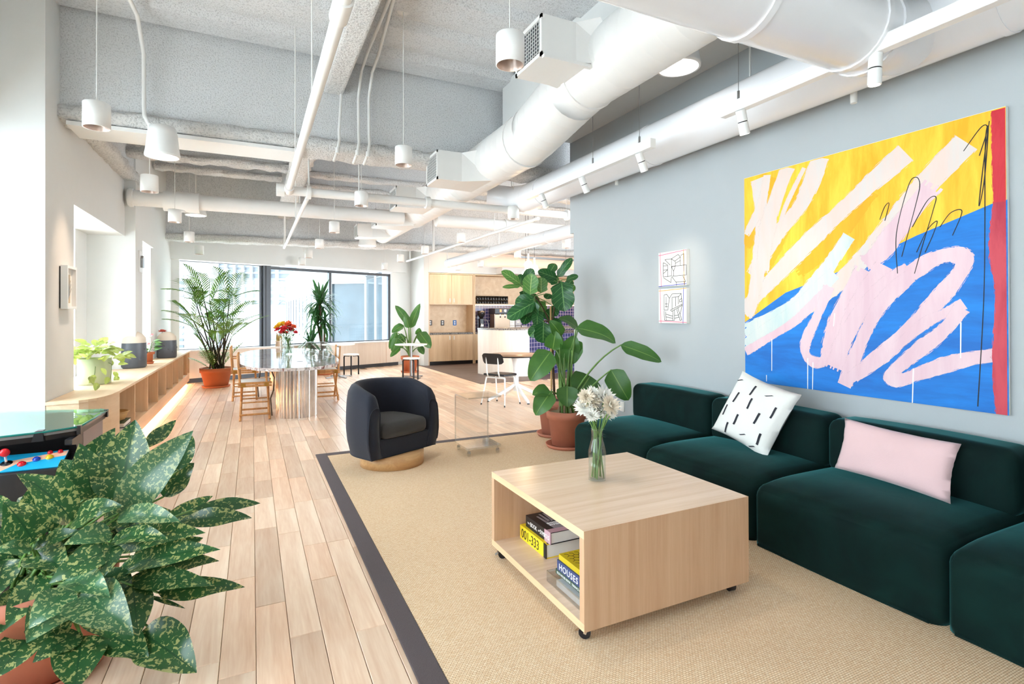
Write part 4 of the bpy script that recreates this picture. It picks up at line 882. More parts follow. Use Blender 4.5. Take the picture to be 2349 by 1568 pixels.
# ================================================================== art on the right wall
XP = 3.965; Y0P, Z0P = 1.55, .9
pa = thing('painting', 'large square abstract painting of yellow, blue, pink and red brushstrokes', 'painting', (4.0, Y0P+.92, Z0P))
def pk(a, b, lay=0): return (XP-4.0-.00018*lay, a-.92, b)
MB().box(XP-4, -.927, 0, -.004, .92, 1.808).build('canvas', 'canvas_white', pa)
def paint(name, c1, c2, sc=(3, .6), rot=.9, thr=None, rough=.6, dry=False):
    m, t, p = nt(name); tc = N(t, 'ShaderNodeTexCoord'); mp = N(t, 'ShaderNodeMapping'); mp.inputs['Rotation'].default_value = (rot, 0, 0); mp.inputs['Scale'].default_value = (1, sc[0], sc[1]); L(t, tc.outputs['Object'], mp.inputs['Vector'])
    no = N(t, 'ShaderNodeTexNoise', Scale=2.5, Detail=8.0, Roughness=.62, Distortion=.4); L(t, mp.outputs[0], no.inputs['Vector']); rp = N(t, 'ShaderNodeValToRGB')
    rp.color_ramp.elements[0].position = .38; rp.color_ramp.elements[1].position = .64; rp.color_ramp.elements[0].color = c4(c1); rp.color_ramp.elements[1].color = c4(c2); L(t, no.outputs[0], rp.inputs[0]); L(t, rp.outputs[0], p.inputs['Base Color']); p.inputs['Roughness'].default_value = rough
    if dry:
        uv = N(t, 'ShaderNodeUVMap', uv_map='UVMap'); m2 = N(t, 'ShaderNodeMapping'); m2.inputs['Scale'].default_value = (26, 2.6, 1); L(t, uv.outputs[0], m2.inputs['Vector']); n2 = N(t, 'ShaderNodeTexNoise', Scale=1.0, Detail=4.0); L(t, m2.outputs[0], n2.inputs['Vector'])
        sp = N(t, 'ShaderNodeSeparateXYZ'); L(t, uv.outputs[0], sp.inputs[0]); a1 = N(t, 'ShaderNodeMath', operation='SUBTRACT'); a1.inputs[1].default_value = .5; L(t, sp.outputs[0], a1.inputs[0]); a2 = N(t, 'ShaderNodeMath', operation='ABSOLUTE'); L(t, a1.outputs[0], a2.inputs[0])
        a3 = N(t, 'ShaderNodeMapRange'); a3.inputs[1].default_value = .30; a3.inputs[2].default_value = .5; a3.inputs[3].default_value = 0; a3.inputs[4].default_value = .62; L(t, a2.outputs[0], a3.inputs[0])
        a4 = N(t, 'ShaderNodeMath', operation='ADD'); L(t, a3.outputs[0], a4.inputs[0]); L(t, n2.outputs[0], a4.inputs[1]); a5 = N(t, 'ShaderNodeMapRange'); a5.inputs[1].default_value = .83; a5.inputs[2].default_value = .85; L(t, a4.outputs[0], a5.inputs[0])
        tb = N(t, 'ShaderNodeBsdfTransparent'); ms = N(t, 'ShaderNodeMixShader'); L(t, a5.outputs[0], ms.inputs[0]); L(t, p.outputs[0], ms.inputs[1]); L(t, tb.outputs[0], ms.inputs[2]); L(t, ms.outputs[0], t.nodes['Material Output'].inputs[0])
paint('paint_yellow', srgb(255, 176, 8), srgb(255, 212, 62), (3.2, .5), -.75); paint('paint_orange', srgb(255, 170, 0), srgb(255, 184, 20), (3.2, .5), -.75, dry=True)
paint('paint_blue', srgb(0, 104, 190), srgb(0, 130, 220), (.6, 3), .2); paint('paint_red', srgb(200, 30, 48), srgb(220, 58, 66), (3, .7), .0, dry=True)
paint('paint_white', srgb(222, 211, 205), srgb(232, 206, 194), (3, .5), -.75, dry=True); paint('paint_pink', srgb(224, 188, 197), srgb(233, 204, 209), (3, .5), -.7, dry=True); paint('paint_mint', srgb(198, 214, 212), srgb(222, 222, 216), (3, .5), -.75, dry=True)
paint('paint_darkred', srgb(176, 34, 62), srgb(206, 70, 84), (3, .7), .0, dry=True)
def poly(pts, mat, lay, name='colour_field'):
    return MB().add([pk(a, b, lay) for a, b in pts], [tuple(range(len(pts)))]).build(name, mat, pa)
def bristle(w, n, r):                                               # ragged widths across a stroke
    return [r.uniform(.55, 1) for _ in range(n)]
LAYN = [0]
def stroke(pts, w, mat, lay, seed=0, rag=.35, name='brushstroke', w1=None):
    LAYN[0] += 1; lay = 1.2+LAYN[0]*.13 if lay >= 2 else lay+LAYN[0]*.05
    r = random.Random(seed+11); P = [Vector(p) for p in pts]; S = []
    for i in range(len(P)-1):                                      # catmull-rom
        p0, p1, p2, p3 = P[max(i-1, 0)], P[i], P[i+1], P[min(i+2, len(P)-1)]; k = 9
        for j in range(k): t = j/k; S.append(.5*((2*p1)+(p2-p0)*t+(2*p0-5*p1+4*p2-p3)*t*t+(3*p1-p0-3*p2+p3)*t**3))
    S.append(P[-1]); n = 16; w1_ = sum((S[i+1]-S[i]).length for i in range(len(S)-1))/w; k = len(S); mb = MB(); eL = eR = 0
    cut0 = [r.uniform(0, rag*.5) for _ in range(n)]; cut1 = [r.uniform(0, rag) for _ in range(n)]; vs = []; al = []
    for i, p in enumerate(S):
        d = (S[min(i+1, k-1)]-S[max(i-1, 0)]).normalized(); nn = Vector((-d.y, d.x)); ww = w*(1+.12*math.sin(i*.37+seed)) if w1 is None else w*(1-i/k)+w1*i/k
        for q in range(n+1):
            o = (q/n-.5)*ww; o += r.uniform(-.08, .08)*w/n*3*(1 if q in (0, n) else .4)
            x = p+nn*o; x.x = min(1.845, max(-.005, x.x)); x.y = min(1.80, max(0, x.y)); vs.append(pk(x.x, x.y, lay+.09*i/k)); al.append((q/n, i*w1_/k))
    L_ = w/ (sum((S[i+1]-S[i]).length for i in range(k-1))/k)
    fs = [(i*(n+1)+q, i*(n+1)+q+1, (i+1)*(n+1)+q+1, (i+1)*(n+1)+q) for i in range(k-1) for q in range(n) if i >= cut0[q]*L_ and i < k-1-cut1[q]*L_]
    mb.add(vs, fs); mb.uv = al; return mb.build(name, mat, pa)
poly([(0, 0), (1.84, 0), (1.84, 1.806), (0, 1.806)], 'paint_yellow', .5)
poly([(-.007, 0), (.03, 0), (.03, 1.806), (-.007, 1.806)], 'paint_yellow', .55); poly([(1.84, .522), (1.434, .771), (1.106, .873), (.834, .963), (.463, 1.113), (.238, 1.188), (.062, 1.248), (-.012, 1.259), (-.012, 0), (1.84, 0)], 'paint_blue', 1)
stroke([(1.5, 1.75), (1.62, 1.5), (1.75, 1.3), (1.83, 1.2)], .14, 'paint_orange', .8, 1); stroke([(1.25, 1.7), (1.5, 1.2), (1.7, .95)], .16, 'paint_orange', .8, 2); stroke([(.75, 1.5), (1.0, 1.2), (1.35, .95)], .2, 'paint_orange', .8, 3)
for i, (pts, w) in enumerate([([(1.12, 1.83), (1.278, 1.493), (1.551, 1.222), (1.765, .933)], .17), ([(.50, 1.70), (.892, 1.419), (1.281, 1.121), (1.701, .763), (1.86, .62)], .17), ([(1.70, 1.80), (1.66, 1.385), (1.69, 1.02), (1.767, .70), (1.84, .60)], .17), ([(1.40, 1.83), (1.57, 1.44), (1.62, 1.233), (1.66, .95)], .18),
        ([(1.6, 1.8), (1.66, 1.55), (1.82, 1.3)], .10), ([(1.25, 1.78), (1.42, 1.5), (1.5, 1.3)], .05)]): stroke(pts, w, 'paint_white', 2, i)
stroke([(.17, 1.67), (.424, 1.427), (.605, 1.219), (.804, 1.0), (1.023, .80), (1.34, .596), (1.85, .36)], .20, 'paint_white', 2.4, 8, w1=.13); stroke([(.35, 1.45), (.56, 1.2), (.70, 1.02), (.80, .95)], .17, 'paint_pink', 2.6, 9)
stroke([(.894, 1.19), (1.123, .89), (1.377, .66), (1.85, .44)], .14, 'paint_mint', 2.8, 10); stroke([(1.0, .92), (1.3, .66), (1.56, .50), (1.85, .30)], .13, 'paint_mint', 2.9, 12)
stroke([(1.85, .25), (1.60, .39), (1.34, .545), (1.06, .80)], .085, 'paint_pink', 3.2, 13); stroke([(1.06, .82), (1.15, .60), (1.255, .38), (1.25, .26), (1.16, .215), (1.06, .28), (.96, .48)], .10, 'paint_pink', 3.4, 14, .3)
stroke([(.78, .93), (.95, .62), (1.04, .33), (1.075, .20)], .20, 'paint_pink', 3.7, 15, .3); stroke([(.66, .95), (.80, .72), (.93, .45), (1.03, .17)], .17, 'paint_pink', 3.8, 16, .3); stroke([(.50, .90), (.64, .80), (.84, .60), (1.0, .30)], .14, 'paint_pink', 3.9, 17, .3)
stroke([(.49, .86), (.691, .66), (.838, .365), (.95, .06)], .12, 'paint_pink', 4.1, 18, .25); stroke([(.52, .85), (.36, .95), (.235, .96), (.205, .89), (.30, .74), (.46, .55), (.66, .33), (.90, .12)], .125, 'paint_pink', 4.4, 19, .25)
stroke([(.197, .66), (.30, .60), (.42, .53), (.60, .36)], .08, 'paint_pink', 4.6, 20); stroke([(.21, .64), (.31, .49), (.48, .33), (.63, .17), (.57, .145), (.43, .21), (.20, .31), (-.01, .36)], .11, 'paint_pink', 4.8, 21, .25)
stroke([(.02, 1.83), (.022, 1.6), (.018, 1.25)], .10, 'paint_red', 5, 22, .1, w1=.09); stroke([(.018, 1.27), (.03, 1.0), (.012, .7), (.018, .3), (.012, -.02)], .105, 'paint_darkred', 5.2, 23, .15)
mb = MB()
for a, b in (((1.566, .382), (1.568, .113)), ((1.241, .244), (1.243, 0)), ((1.197, .214), (1.202, 0)), ((.487, .228), (.495, 0)), ((.22, .541), (.223, .318)), ((1.62, .072), (1.62, .018)), ((1.02, .6), (1.03, .5))): MB().add([pk(a[0]-.004, a[1], 6.2), pk(a[0]+.004, a[1], 6.2), pk(b[0]+.003, b[1], 6.2), pk(b[0]-.003, b[1], 6.2)], [(0, 1, 2, 3)]).build('paint_drip', 'type_white', pa)
for i, pts in enumerate([[(.694, 1.255), (.66, 1.34), (.632, 1.355), (.66, 1.242)], [(.581, .869), (.586, 1.144), (.511, 1.45), (.465, 1.5), (.442, 1.45), (.462, 1.337), (.554, .981)], [(.488, 1.172), (.40, 1.33), (.35, 1.345), (.37, 1.25), (.426, 1.052), (.477, .861)], [(.464, 1.001), (.40, 1.14), (.345, 1.19), (.365, 1.113), (.414, .995)], [(.329, 1.149), (.27, 1.23), (.21, 1.229), (.261, 1.086)], [(.07, 1.745), (.10, 1.496), (.124, 1.247), (.097, 1.394), (.075, 1.70), (.091, 1.584), (.101, .759), (.137, .03)], [(.2, 1.6), (.11, 1.72), (.08, 1.70), (.12, 1.55)]]):
    stroke(pts, .0055, 'type_black', 5.6, 30+i, 0, 'pencil_line')
plain('line_pink', srgb(232, 110, 140), .7); plain('line_orange', srgb(244, 170, 70), .7); plain('line_blue', srgb(70, 80, 190), .7)
def smallart(label, z, lines, frame_):
    t = thing('small_canvas', label, 'artwork', (4.0, 4.30, z), 0, 'small canvases on the right wall'); MB().box(-.045, -.205, 0, -.002, .205, .365).build('canvas', 'canvas_white', t)
    def ln(a, b, w, mat, x=-.0458, name='drawn_line'): p, q = V(x, .205-a[0]*.41, .365-a[1]*.365), V(x, .205-b[0]*.41, .365-b[1]*.365); MB().bar(p, q, .0012, w, up=(0, -(q-p).z, (q-p).y)).build(name, mat, t)
    for a, b, m in frame_: ln(a, b, .007, m, -.0454, 'border_line')
    for pl in lines:
        for a, b in zip(pl, pl[1:]): ln(a, b, .005, 'type_black')
smallart('upper small white canvas with a line drawing of stacked furniture', 1.79, [
    [(.18, .30), (.18, .72), (.34, .72), (.34, .38), (.18, .30)], [(.18, .40), (.34, .40)], [(.18, .52), (.34, .52)], [(.18, .62), (.34, .52)], [(.24, .22), (.48, .22), (.48, .70), (.34, .72)], [(.24, .22), (.44, .40)], [(.48, .22), (.72, .12), (.80, .20), (.60, .30), (.48, .22)], [(.80, .20), (.80, .44)], [(.62, .30), (.62, .44)], [(.62, .36), (.80, .30)],
    [(.80, .16), (.92, .12), (.92, .62)], [(.48, .44), (1.0, .44), (1.0, .72), (.48, .72)], [(.48, .45), (.62, .44), (.56, .58), (.48, .45)], [(.56, .58), (.56, .72)], [(.18, .74), (.46, .90), (.48, .74)], [(.50, .74), (.64, .90), (.98, .90), (.88, .74)], [(.66, .90), (.66, 1.0)], [(.94, .90), (.94, 1.0)]],
    [((.06, 0), (.10, 1), 'line_pink'), ((0, .08), (1, .02), 'line_pink'), ((.90, 0), (.93, 1), 'line_orange'), ((0, .99), (1, .96), 'line_blue')])
smallart('lower small white canvas with a line drawing of a leaning chair', 1.40, [
    [(.20, .18), (.30, .16), (.40, .28), (.34, .62), (.20, .62), (.20, .18)], [(.28, .24), (.28, .55)], [(.24, .44), (.34, .44)], [(.24, .52), (.34, .52)], [(.40, .28), (.50, .16), (.82, .16), (.86, .46)], [(.50, .26), (.74, .24), (.82, .16)], [(.50, .26), (.50, .60)], [(.62, .26), (.62, .52)], [(.72, .24), (.72, .46)], [(.76, .34), (.84, .30), (.84, .38), (.76, .40), (.76, .34)],
    [(.44, .62), (.86, .46), (.84, .50), (.48, .66), (.44, .62)], [(.20, .64), (.22, .92), (.28, .92), (.26, .66)], [(.52, .64), (.52, .92), (.58, .92), (.58, .62)], [(.70, .56), (.84, .90), (.78, .92), (.66, .60)], [(.28, .74), (.52, .80)], [(.28, .82), (.52, .86)], [(.58, .78), (.74, .76)], [(.58, .86), (.76, .82)], [(.28, .92), (.52, .92)], [(.86, .48), (.78, .74)]],
    [((.06, 0), (.08, 1), 'line_pink'), ((0, .06), (1, .02), 'line_orange'), ((.9, 0), (.88, 1), 'line_blue'), ((0, .94), (1, .97), 'line_pink')])
def outlet(name, label, loc, nrm, w, h, mat, d=.008, cat='outlet'):
    t = thing(name, label, cat, loc); n = Vector(nrm); s = n.cross(V(0, 0, 1)); 
    a = MB(); c0 = -s*w/2-V(0, 0, h/2); c1 = s*w/2+V(0, 0, h/2)+n*d; a.box(*c0, *c1).build('cover_plate', mat, t, bevel=.002)
    for z in (-.2, .2): c0 = -s*w*.22+V(0, 0, (z-.13)*h); c1 = s*w*.22+V(0, 0, (z+.13)*h)+n*(d+.001); MB().box(*c0, *c1).build('socket', 'white_paint' if mat != 'white_metal' else 'canvas_white', t)
outlet('wall_outlet', 'white wall outlet low on the right wall beside the sofa', atX(1428, 932, 3.999), (-1, 0, 0), .075, .115, 'white_metal')

# ================================================================== bench with cubbies along the left windows
bn = thing('window_bench', 'long birch window bench with open cubbies along the left windows', 'bench', (-1.4, 10, 0))
def b_(x, y): return (x+1.4, y-10)
top = [b_(*p) for p in ((-1.655, 6.08), (-1.42, 6.095), (-1.36, 6.14), (-1.31, 6.20), (-1.265, 6.30), (-1.24, 6.42), (-1.225, 6.7), (-1.225, 13.70), (-1.57, 13.56), (-1.57, 11.0), (-1.895, 11.0), (-1.895, 9.96), (-1.525, 9.96), (-1.525, 9.39), (-1.895, 9.39), (-1.895, 6.96), (-1.655, 6.96))]
MB().prism(top, .703, .73).build('top_panel', 'birch', bn)
MB().prism([b_(*p) for p in ((-1.65, 6.09), (-1.42, 6.105), (-1.36, 6.15), (-1.315, 6.21), (-1.27, 6.31), (-1.245, 6.43), (-1.23, 6.728), (-1.65, 6.728))], .08, .703).build('end_block', 'birch', bn)
DV = [6.728, 7.559, 8.422, 9.251, 10.055, 10.849, 11.627, 12.394, 13.129]
MB().box(.150, 6.728-10, .08, .165, 3.55, .246).box(-.125, 6.728-10, .08, .149, 3.55, .10).build('lower_rail', 'birch', bn); MB().box(-.17, 6.728-10, .20, -.15, 3.55, .703).build('back_panel', 'birch', bn); MB().box(-.15, 6.728-10, .225, .15, 3.5, .245).build('shelf', 'birch', bn)
for y in DV[1:]+[13.6]: MB().box(-.15, y-10-.012, .245, .165, y-10+.012, .703).build('divider', 'birch_z', bn)
MB().box(-.1, 6.4-10, 0, .06, 3.6, .08).build('plinth', 'birch', bn)
MB().box(.085, 6.5-10, .062, .11, 3.6, .078).build('light_strip', 'led_warm', bn)
bk = thing('basket', 'round woven basket in the nearest bench cubby', 'basket', (-1.36, 7.15, .345)); MB().lathe([(.05, 0), (.10, .02), (.135, .10), (.125, .10), (.09, .03), (.001, .012)], n=24).build('bowl', 'bamboo', bk); MB().lathe([(.135, .095), (.142, .105), (.13, .112), (.125, .1)], n=24).build('rim', 'bamboo', bk)
for i, (c, l) in enumerate((('book_blue', 'bottom blue book under the woven basket'), ('book_green', 'green book under the woven basket'))):
    book(l, -1.50, 7.0, -1.24, 7.36, .246+i*.05, .048, c, c)
# things on the bench
pp_ = atZ(217, 880, .73); po = thing('pothos', 'yellow green pothos in a pale green cylinder pot on the bench', 'potted plant', pp_); plain('sage_pot', srgb(198, 204, 166), .55, var=.04)
MB().lathe([(.001, .0), (.145, 0), (.152, .01), (.156, .29), (.144, .29), (.14, .26)], n=36).build('pot', 'sage_pot', po); MB().disc((0, 0, .262), .142, 24).build('soil', 'soil', po)
rq = random.Random(12)
for i in range(84):
    a = rq.random()*6.28; rad = rq.uniform(.04, .31); z = .30+rq.uniform(.02, .17)*(1-rad/.4)+.02
    if rad > .17: z -= (rad-.17)*rq.uniform(.3, 1.2)
    c = V(math.cos(a)*rad, math.sin(a)*rad*.8, z); d = V(math.cos(a+rq.uniform(-1, 1)), math.sin(a+rq.uniform(-1, 1)), rq.uniform(-.6, .5)).normalized(); l = rq.uniform(.09, .14)
    leafadd(MB(), c, c+d*l, l*.68, (rq.uniform(-.4, .4), -.5, 1), sag=.12, cup=.2, nl=6, nw=4).build('leaf', 'leaf_pothos', po)
for (px, py, s_) in ((258, 832, .10), (262, 800, .09), (248, 870, .09), (270, 872, .10), (205, 870, .09), (218, 866, .09), (222, 884, .10), (232, 850, .08), (262, 858, .09)):
    c = atX(px, py, pp_.x+.15)-pp_; c.z = max(c.z, .02); a = rq.random()*6.28; leafadd(MB(), c+V(0, 0, .03), c+V(.05*math.cos(a), -.05*abs(math.sin(a)), -.05), s_*.62, (.6, -.8, .5), nl=6, nw=4).build('leaf', 'leaf_pothos', po)
for pts in ([(.10, -.06, .26), (.17, -.07, .22), (.17, -.08, .12), (.16, -.09, .05)], [(.02, -.13, .26), (.04, -.15, .2), (.03, -.155, .1), (.03, -.155, .05)]): MB().tube(pts, .003, 6).build('vine', 'stem_green', po)
def jar(label, p, r, h):
    t = thing('ceramic_jar', label, 'jar', p, 0, 'two tone ceramic jars on the bench'); plain('jar_slate', srgb(84, 88, 96), .4, var=.25, nscale=10, bump=.1, bscale=14) if 'jar_slate' not in MATS else 0; plain('jar_sand', srgb(214, 200, 184), .7, var=.08) if 'jar_sand' not in MATS else 0
    mb = MB(); q = random.Random(4); prof = [(.001, 0), (r*.92, 0), (r, h*.05), (r*1.01, h*.35), (r*.98, h*.68)]
    mb.lathe(prof, n=36).build('body', 'jar_slate', t); MB().lathe([(r*.98, h*.68), (r*.93, h*.82), (r*.7, h*.92), (r*.45, h*.97), (r*.3, h*1.0), (.001, h*.99)], n=36).build('shoulder', 'jar_sand', t)
    for i in range(7): a = -2.2+i*.45; z = h*(.2+.4*((i*37) % 10)/10); MB().sph((r*.965*math.cos(a), r*.965*math.sin(a), z), r*.10, 10, 6, sz=1).build('dimple', 'jar_slate', t)
jar('big two tone jar, slate below and sand above, behind the pothos', atZ(303, 843, .73), .18, .54)
jar('smaller two tone jar half hidden behind the red anthurium', (-1.40, atZ(349, 822, .73).y+.1, .73), .155, .47)
an = thing('anthurium', 'small anthurium with a red flower in a terracotta pot on the bench', 'potted plant', atZ(340, 834, .73)); pot(an, .085, .165, .062, 'terracotta_far', 'moss', .035, .085)
for i in range(15):
    a = rq.random()*6.28; l = rq.uniform(.08, .13); c = V(math.cos(a)*.08, math.sin(a)*.08, rq.uniform(.2, .36)); MB().tube([(0, 0, .14), c*.6+V(0, 0, .1), c], .003, 6).build('stem', 'stem_green', an); leafadd(MB(), c, c+V(math.cos(a)*l, math.sin(a)*l, rq.uniform(-.08, .04)), l*.65, (0, -.5, 1), cup=.15, nl=6, nw=4).build('leaf', 'leaf_anth', an)
plain('red_spathe', srgb(226, 72, 66), .35)
for c in (V(.0, -.10, .30), V(.03, -.02, .44)): MB().tube([(0, 0, .14), c], .003, 6).build('stem', 'stem_green', an); leafadd(MB(), c, c+V(.05, -.03, .03), .05, (-.2, -.8, .5), nl=6, nw=4).build('flower', 'red_spathe', an)
gv = thing('bud_vase', 'slim glass bud vase with one coral bloom at the end of the bench', 'vase', atZ(368, 820, .73)); MB().lathe([(.001, 0), (.045, 0), (.04, .06), (.02, .12), (.018, .34), (.015, .34), (.014, .1)], n=18).build('glass_body', 'clear_glass', gv); MB().tube([(0, 0, .02), (0, 0, .38), (.03, 0, .47)], .004, 6).build('stem', 'stem_green', gv)
plain('coral', srgb(232, 130, 112), .5); mum(gv, (.03, 0, .47), .075, 3, 'coral', pw=.5)
fr = thing('picture_frame', 'small white box frame with a palm photo on the left pier', 'picture', (-1.66, 6.63, 1.775)); MB().box(0, -.14, -.2, .012, .14, .2).build('back', 'black_metal', fr)
for bx in ((.012, -.15, -.21, .065, .15, -.185), (.012, -.15, .185, .065, .15, .21), (.012, -.15, -.185, .065, -.125, .185), (.012, .125, -.185, .065, .15, .185)): MB().box(*bx).build('frame', 'white_metal', fr)
plain('photo_tan', srgb(206, 186, 156), .5); MB().box(.012, -.125, -.185, .03, .125, .185).build('photo', 'canvas_white', fr); MB().box(.03, -.07, -.15, .0315, .07, .13).build('print_field', 'photo_tan', fr)
for i in range(11): a = .3+i*.24; MB().bar((.0325, .0, -.12), (.0325, .11*math.cos(a), -.06+.19*math.sin(a)), .008, .001, up=(1, 0, 0)).build('printed_frond', 'grey_metal', fr)
ths = thing('thermostat', 'grey thermostat panel high on the left wall column', 'thermostat', (-1.53, 9.72, 2.31)); MB().box(0, -.13, -.16, .02, .13, .16).build('back_plate', 'white_metal', ths); MB().prism([(-.06, -.09), (.06, -.09), (.06, .05), (.03, .09), (-.03, .09), (-.06, .05)], 0, .03).build('body', 'grey_metal', ths).matrix_local = frame((.02, 0, 0), (0, 1, 0), (0, 0, 1))
sw = thing('light_switch', 'slim white light switch low on the left wall column', 'switch', (-1.53, 9.66, 1.03)); MB().box(0, -.05, -.12, .01, .05, .12).build('cover_plate', 'white_metal', sw); MB().box(.01, -.02, -.05, .014, .02, .05).build('rocker', 'grey_metal', sw)
# ================================================================== dining table, chairs, things on it
TZ = .78; DC = (.54, 10.19)
dt = thing('dining_table', 'long oval dining table with a marble top and fluted metal drum legs', 'table', (DC[0], DC[1], 0))
def sup(a, b, e, n=72): return [(math.copysign(abs(math.cos(t))**(2/e)*a, math.cos(t)), math.copysign(abs(math.sin(t))**(2/e)*b, math.sin(t))) for t in [2*math.pi*i/n for i in range(n)]]
MB().prism(sup(.765, 2.36, 2.7), TZ-.042, TZ).build('top', 'marble', dt, bevel=.006)
MB().prism(sup(.05, .04, 2), TZ, TZ+.002).build('cable_cap', 'black_metal', dt).location = (.12, -1.3, 0)
paint('flute_metal', srgb(196, 188, 182), srgb(232, 226, 220), (1, 1), 0); m_ = MATS['flute_metal'].node_tree.nodes['Principled BSDF']; m_.inputs['Metallic'].default_value = .9; m_.inputs['Roughness'].default_value = .24
for cy in (8.62-DC[1], 11.7-DC[1]):
    n = 34; pts = []
    for i in range(n):
        a0 = 2*math.pi*i/n
        for k in range(5): a = a0+2*math.pi/n*k/5; r = .275+.016*math.sin(math.pi*k/5); pts.append((.06+r*math.cos(a), cy+r*math.sin(a)))
    mb = MB(); mb.prism(pts, .0, TZ-.043); mb.build('fluted_drum', 'flute_metal', dt)
def director(label, x, y, rz):
    t = thing('director_chair', label, 'chair', (x, y, 0), rz, 'wooden director chairs at the marble table')
    for s in (-1, 1):
        MB().box(-.22, s*.24-.016, .475, .22, s*.24+.016, .505).build('lower_rail', 'chair_wood', t, bevel=.004); MB().box(-.22, s*.24-.016, .512, .22, s*.24+.016, .545).build('seat_rail', 'chair_wood', t, bevel=.004)
        for x0 in (-.15, .15): MB().box(x0-.03, s*.24+s*.016, .478, x0+.03, s*.24+s*.019, .535).build('hinge', 'brass', t)
        MB().tube([(-.19, s*.24, .50), (-.215, s*.24, .80), (-.22, s*.24, .93)], .015, 10).build('back_post', 'chair_wood', t); MB().sph((-.22, s*.24, .935), .018, 10, 6).build('post_cap', 'chair_wood', t)
        MB().tube([(.15, s*.24, .53), (.15, s*.24, .735)], .014, 10).build('arm_post', 'chair_wood', t); MB().box(-.22, s*.24-.025, .735, .24, s*.24+.025, .757).build('armrest', 'chair_wood', t, bevel=.006)
        MB().tube([(-.20, s*.245, .085), (.20, s*.245, .085)], .014, 8).build('foot_rail', 'chair_wood', t)
        for x0 in (-.17, .17): MB().tube([(x0, s*.225, .48), (x0*1.12, -s*.25, .0)], .0175, 10).build('leg', 'chair_wood', t)
        MB().tube([(x0, s*.2, .25), (-x0, s*.2, .25)], .010, 8).build('stretcher', 'chair_wood', t)
    MB().grid(lambda u, v: V(-.2+.4*u, -.235+.47*v, .545-.02*math.sin(math.pi*v)), 4, 8).build('seat_sling', 'linen', t)
    MB().grid(lambda u, v: V(-.222-.012*math.sin(math.pi*u), -.262+.524*u, .72+.19*v), 8, 3).build('back_sling', 'linen', t)
    MB().tube([(.2, -.25, .735), (.25, -.27, .60), (.24, -.27, .42), (.20, -.27, .30), (.22, -.26, .05)], .010, 6).build('strap', 'bark', t)
    return t
director('nearest wooden director chair on the left side of the marble table', .035, 8.72, 0); director('second wooden director chair on the left side of the marble table', -.12, 10.75, 0)
director('wooden director chair on the right side of the marble table', 1.17, 10.05, math.pi)
plain('flower_red', srgb(226, 52, 62), .55, var=.15); plain('flower_yellow', srgb(246, 196, 40), .55, var=.1); plain('flower_orange', srgb(238, 110, 60), .55)
def bouquet(label, px, py, hs, r, h, extra=0, seed=1):
    p = atZ(px, py, TZ); t_ = (p-EYE).dot(DIR); t = thing('flower_vase', label, 'vase', p); q = random.Random(seed)
    MB().lathe([(.001, .004), (r, .004), (r*1.02, h), (r*.94, h), (r*.92, .02), (.001, .016)], n=26).build('glass_body', 'clear_glass', t); MB().lathe([(.001, .018), (r*.91, .018), (r*.92, h*.5), (.001, h*.5)], n=20).build('water', 'water', t)
    for i, (x, y, rr_, m) in enumerate(hs):
        hp = atT(x, y, t_+q.uniform(-.1, .1))-p; MB().tube([(q.uniform(-.6, .6)*r, q.uniform(-.6, .6)*r, .02), (hp.x*.25, hp.y*.25, h), hp], .005, 6).build('stem', 'stem_green', t)
        mum(t, hp, rr_*t_/F, i, m, ((.3, 1, 9), (.8, .85, 8), (1.2, .6, 6)), .7, axis=(hp.x*2, hp.y*2-.4, .8))
    for i in range(26+extra):
        a = q.random()*6.28; z = q.uniform(h*.8, h*1.7); c = V(math.cos(a)*r*z/h*q.uniform(.4, 1.3), math.sin(a)*r*z/h, z); leafadd(MB(), c, c+V(math.cos(a)*.07, math.sin(a)*.07, q.uniform(-.02, .06)), .03, (0, 0, 1), nl=4, nw=2).build('stem_leaf', 'leaf_drac', t)
    return t
bouquet('glass vase of red and yellow ranunculus on the marble table', 663, 812, [(641, 748, 12, 'flower_yellow'), (652, 745, 9, 'flower_yellow'), (638, 757, 11, 'flower_red'), (652, 755, 12, 'flower_red'), (664, 748, 12, 'flower_red'), (668, 757, 11, 'flower_red'), (656, 764, 9, 'flower_red'), (673, 750, 9, 'flower_orange'), (647, 762, 9, 'flower_red'), (659, 744, 9, 'flower_orange'), (678, 762, 6, 'flower_red')], .085, .26)
bouquet('second glass vase with orange and yellow blooms, behind the red bouquet', 652, 804, [(635, 752, 9, 'flower_yellow'), (648, 742, 9, 'flower_yellow'), (662, 741, 8, 'flower_orange')], .075, .26, seed=3)
p = atZ(726, 826, TZ); gb = thing('glass_bowl', 'large round clear glass bowl on the right end of the marble table', 'bowl', p); MB().lathe([(.001, .01), (.12, .01), (.19, .06), (.235, .15), (.225, .22), (.16, .285), (.10, .30), (.095, .295), (.15, .28), (.215, .22), (.225, .15), (.18, .065), (.001, .02)], n=34).build('glass_body', 'clear_glass', gb)
MB().tube([V(.2*math.cos(a)+.05, .2*math.sin(a), .10+.05*math.sin(2*a)) for a in [i*.3 for i in range(20)]], .006, 6).build('glass_coil', 'acrylic_edge', gb)
p = atZ(640, 794, TZ); ca = thing('cactus_pot', 'small pale pot of brown spiky cactus at the far end of the table', 'potted plant', p); plain('pot_cream', srgb(222, 206, 188), .7); plain('cactus_tan', srgb(176, 150, 84), .7); pot(ca, .085, .13, .08, 'pot_cream', 'moss', .02)
for i in range(9): a = i*.7; MB().tube([(.04*math.cos(a), .04*math.sin(a), .1), (.05*math.cos(a), .05*math.sin(a), .2+.02*(i % 4)), (.055*math.cos(a), .055*math.sin(a), .24+.02*(i % 5))], [.018, .014, .003], 7).build('spine_stem', 'cactus_tan', ca)

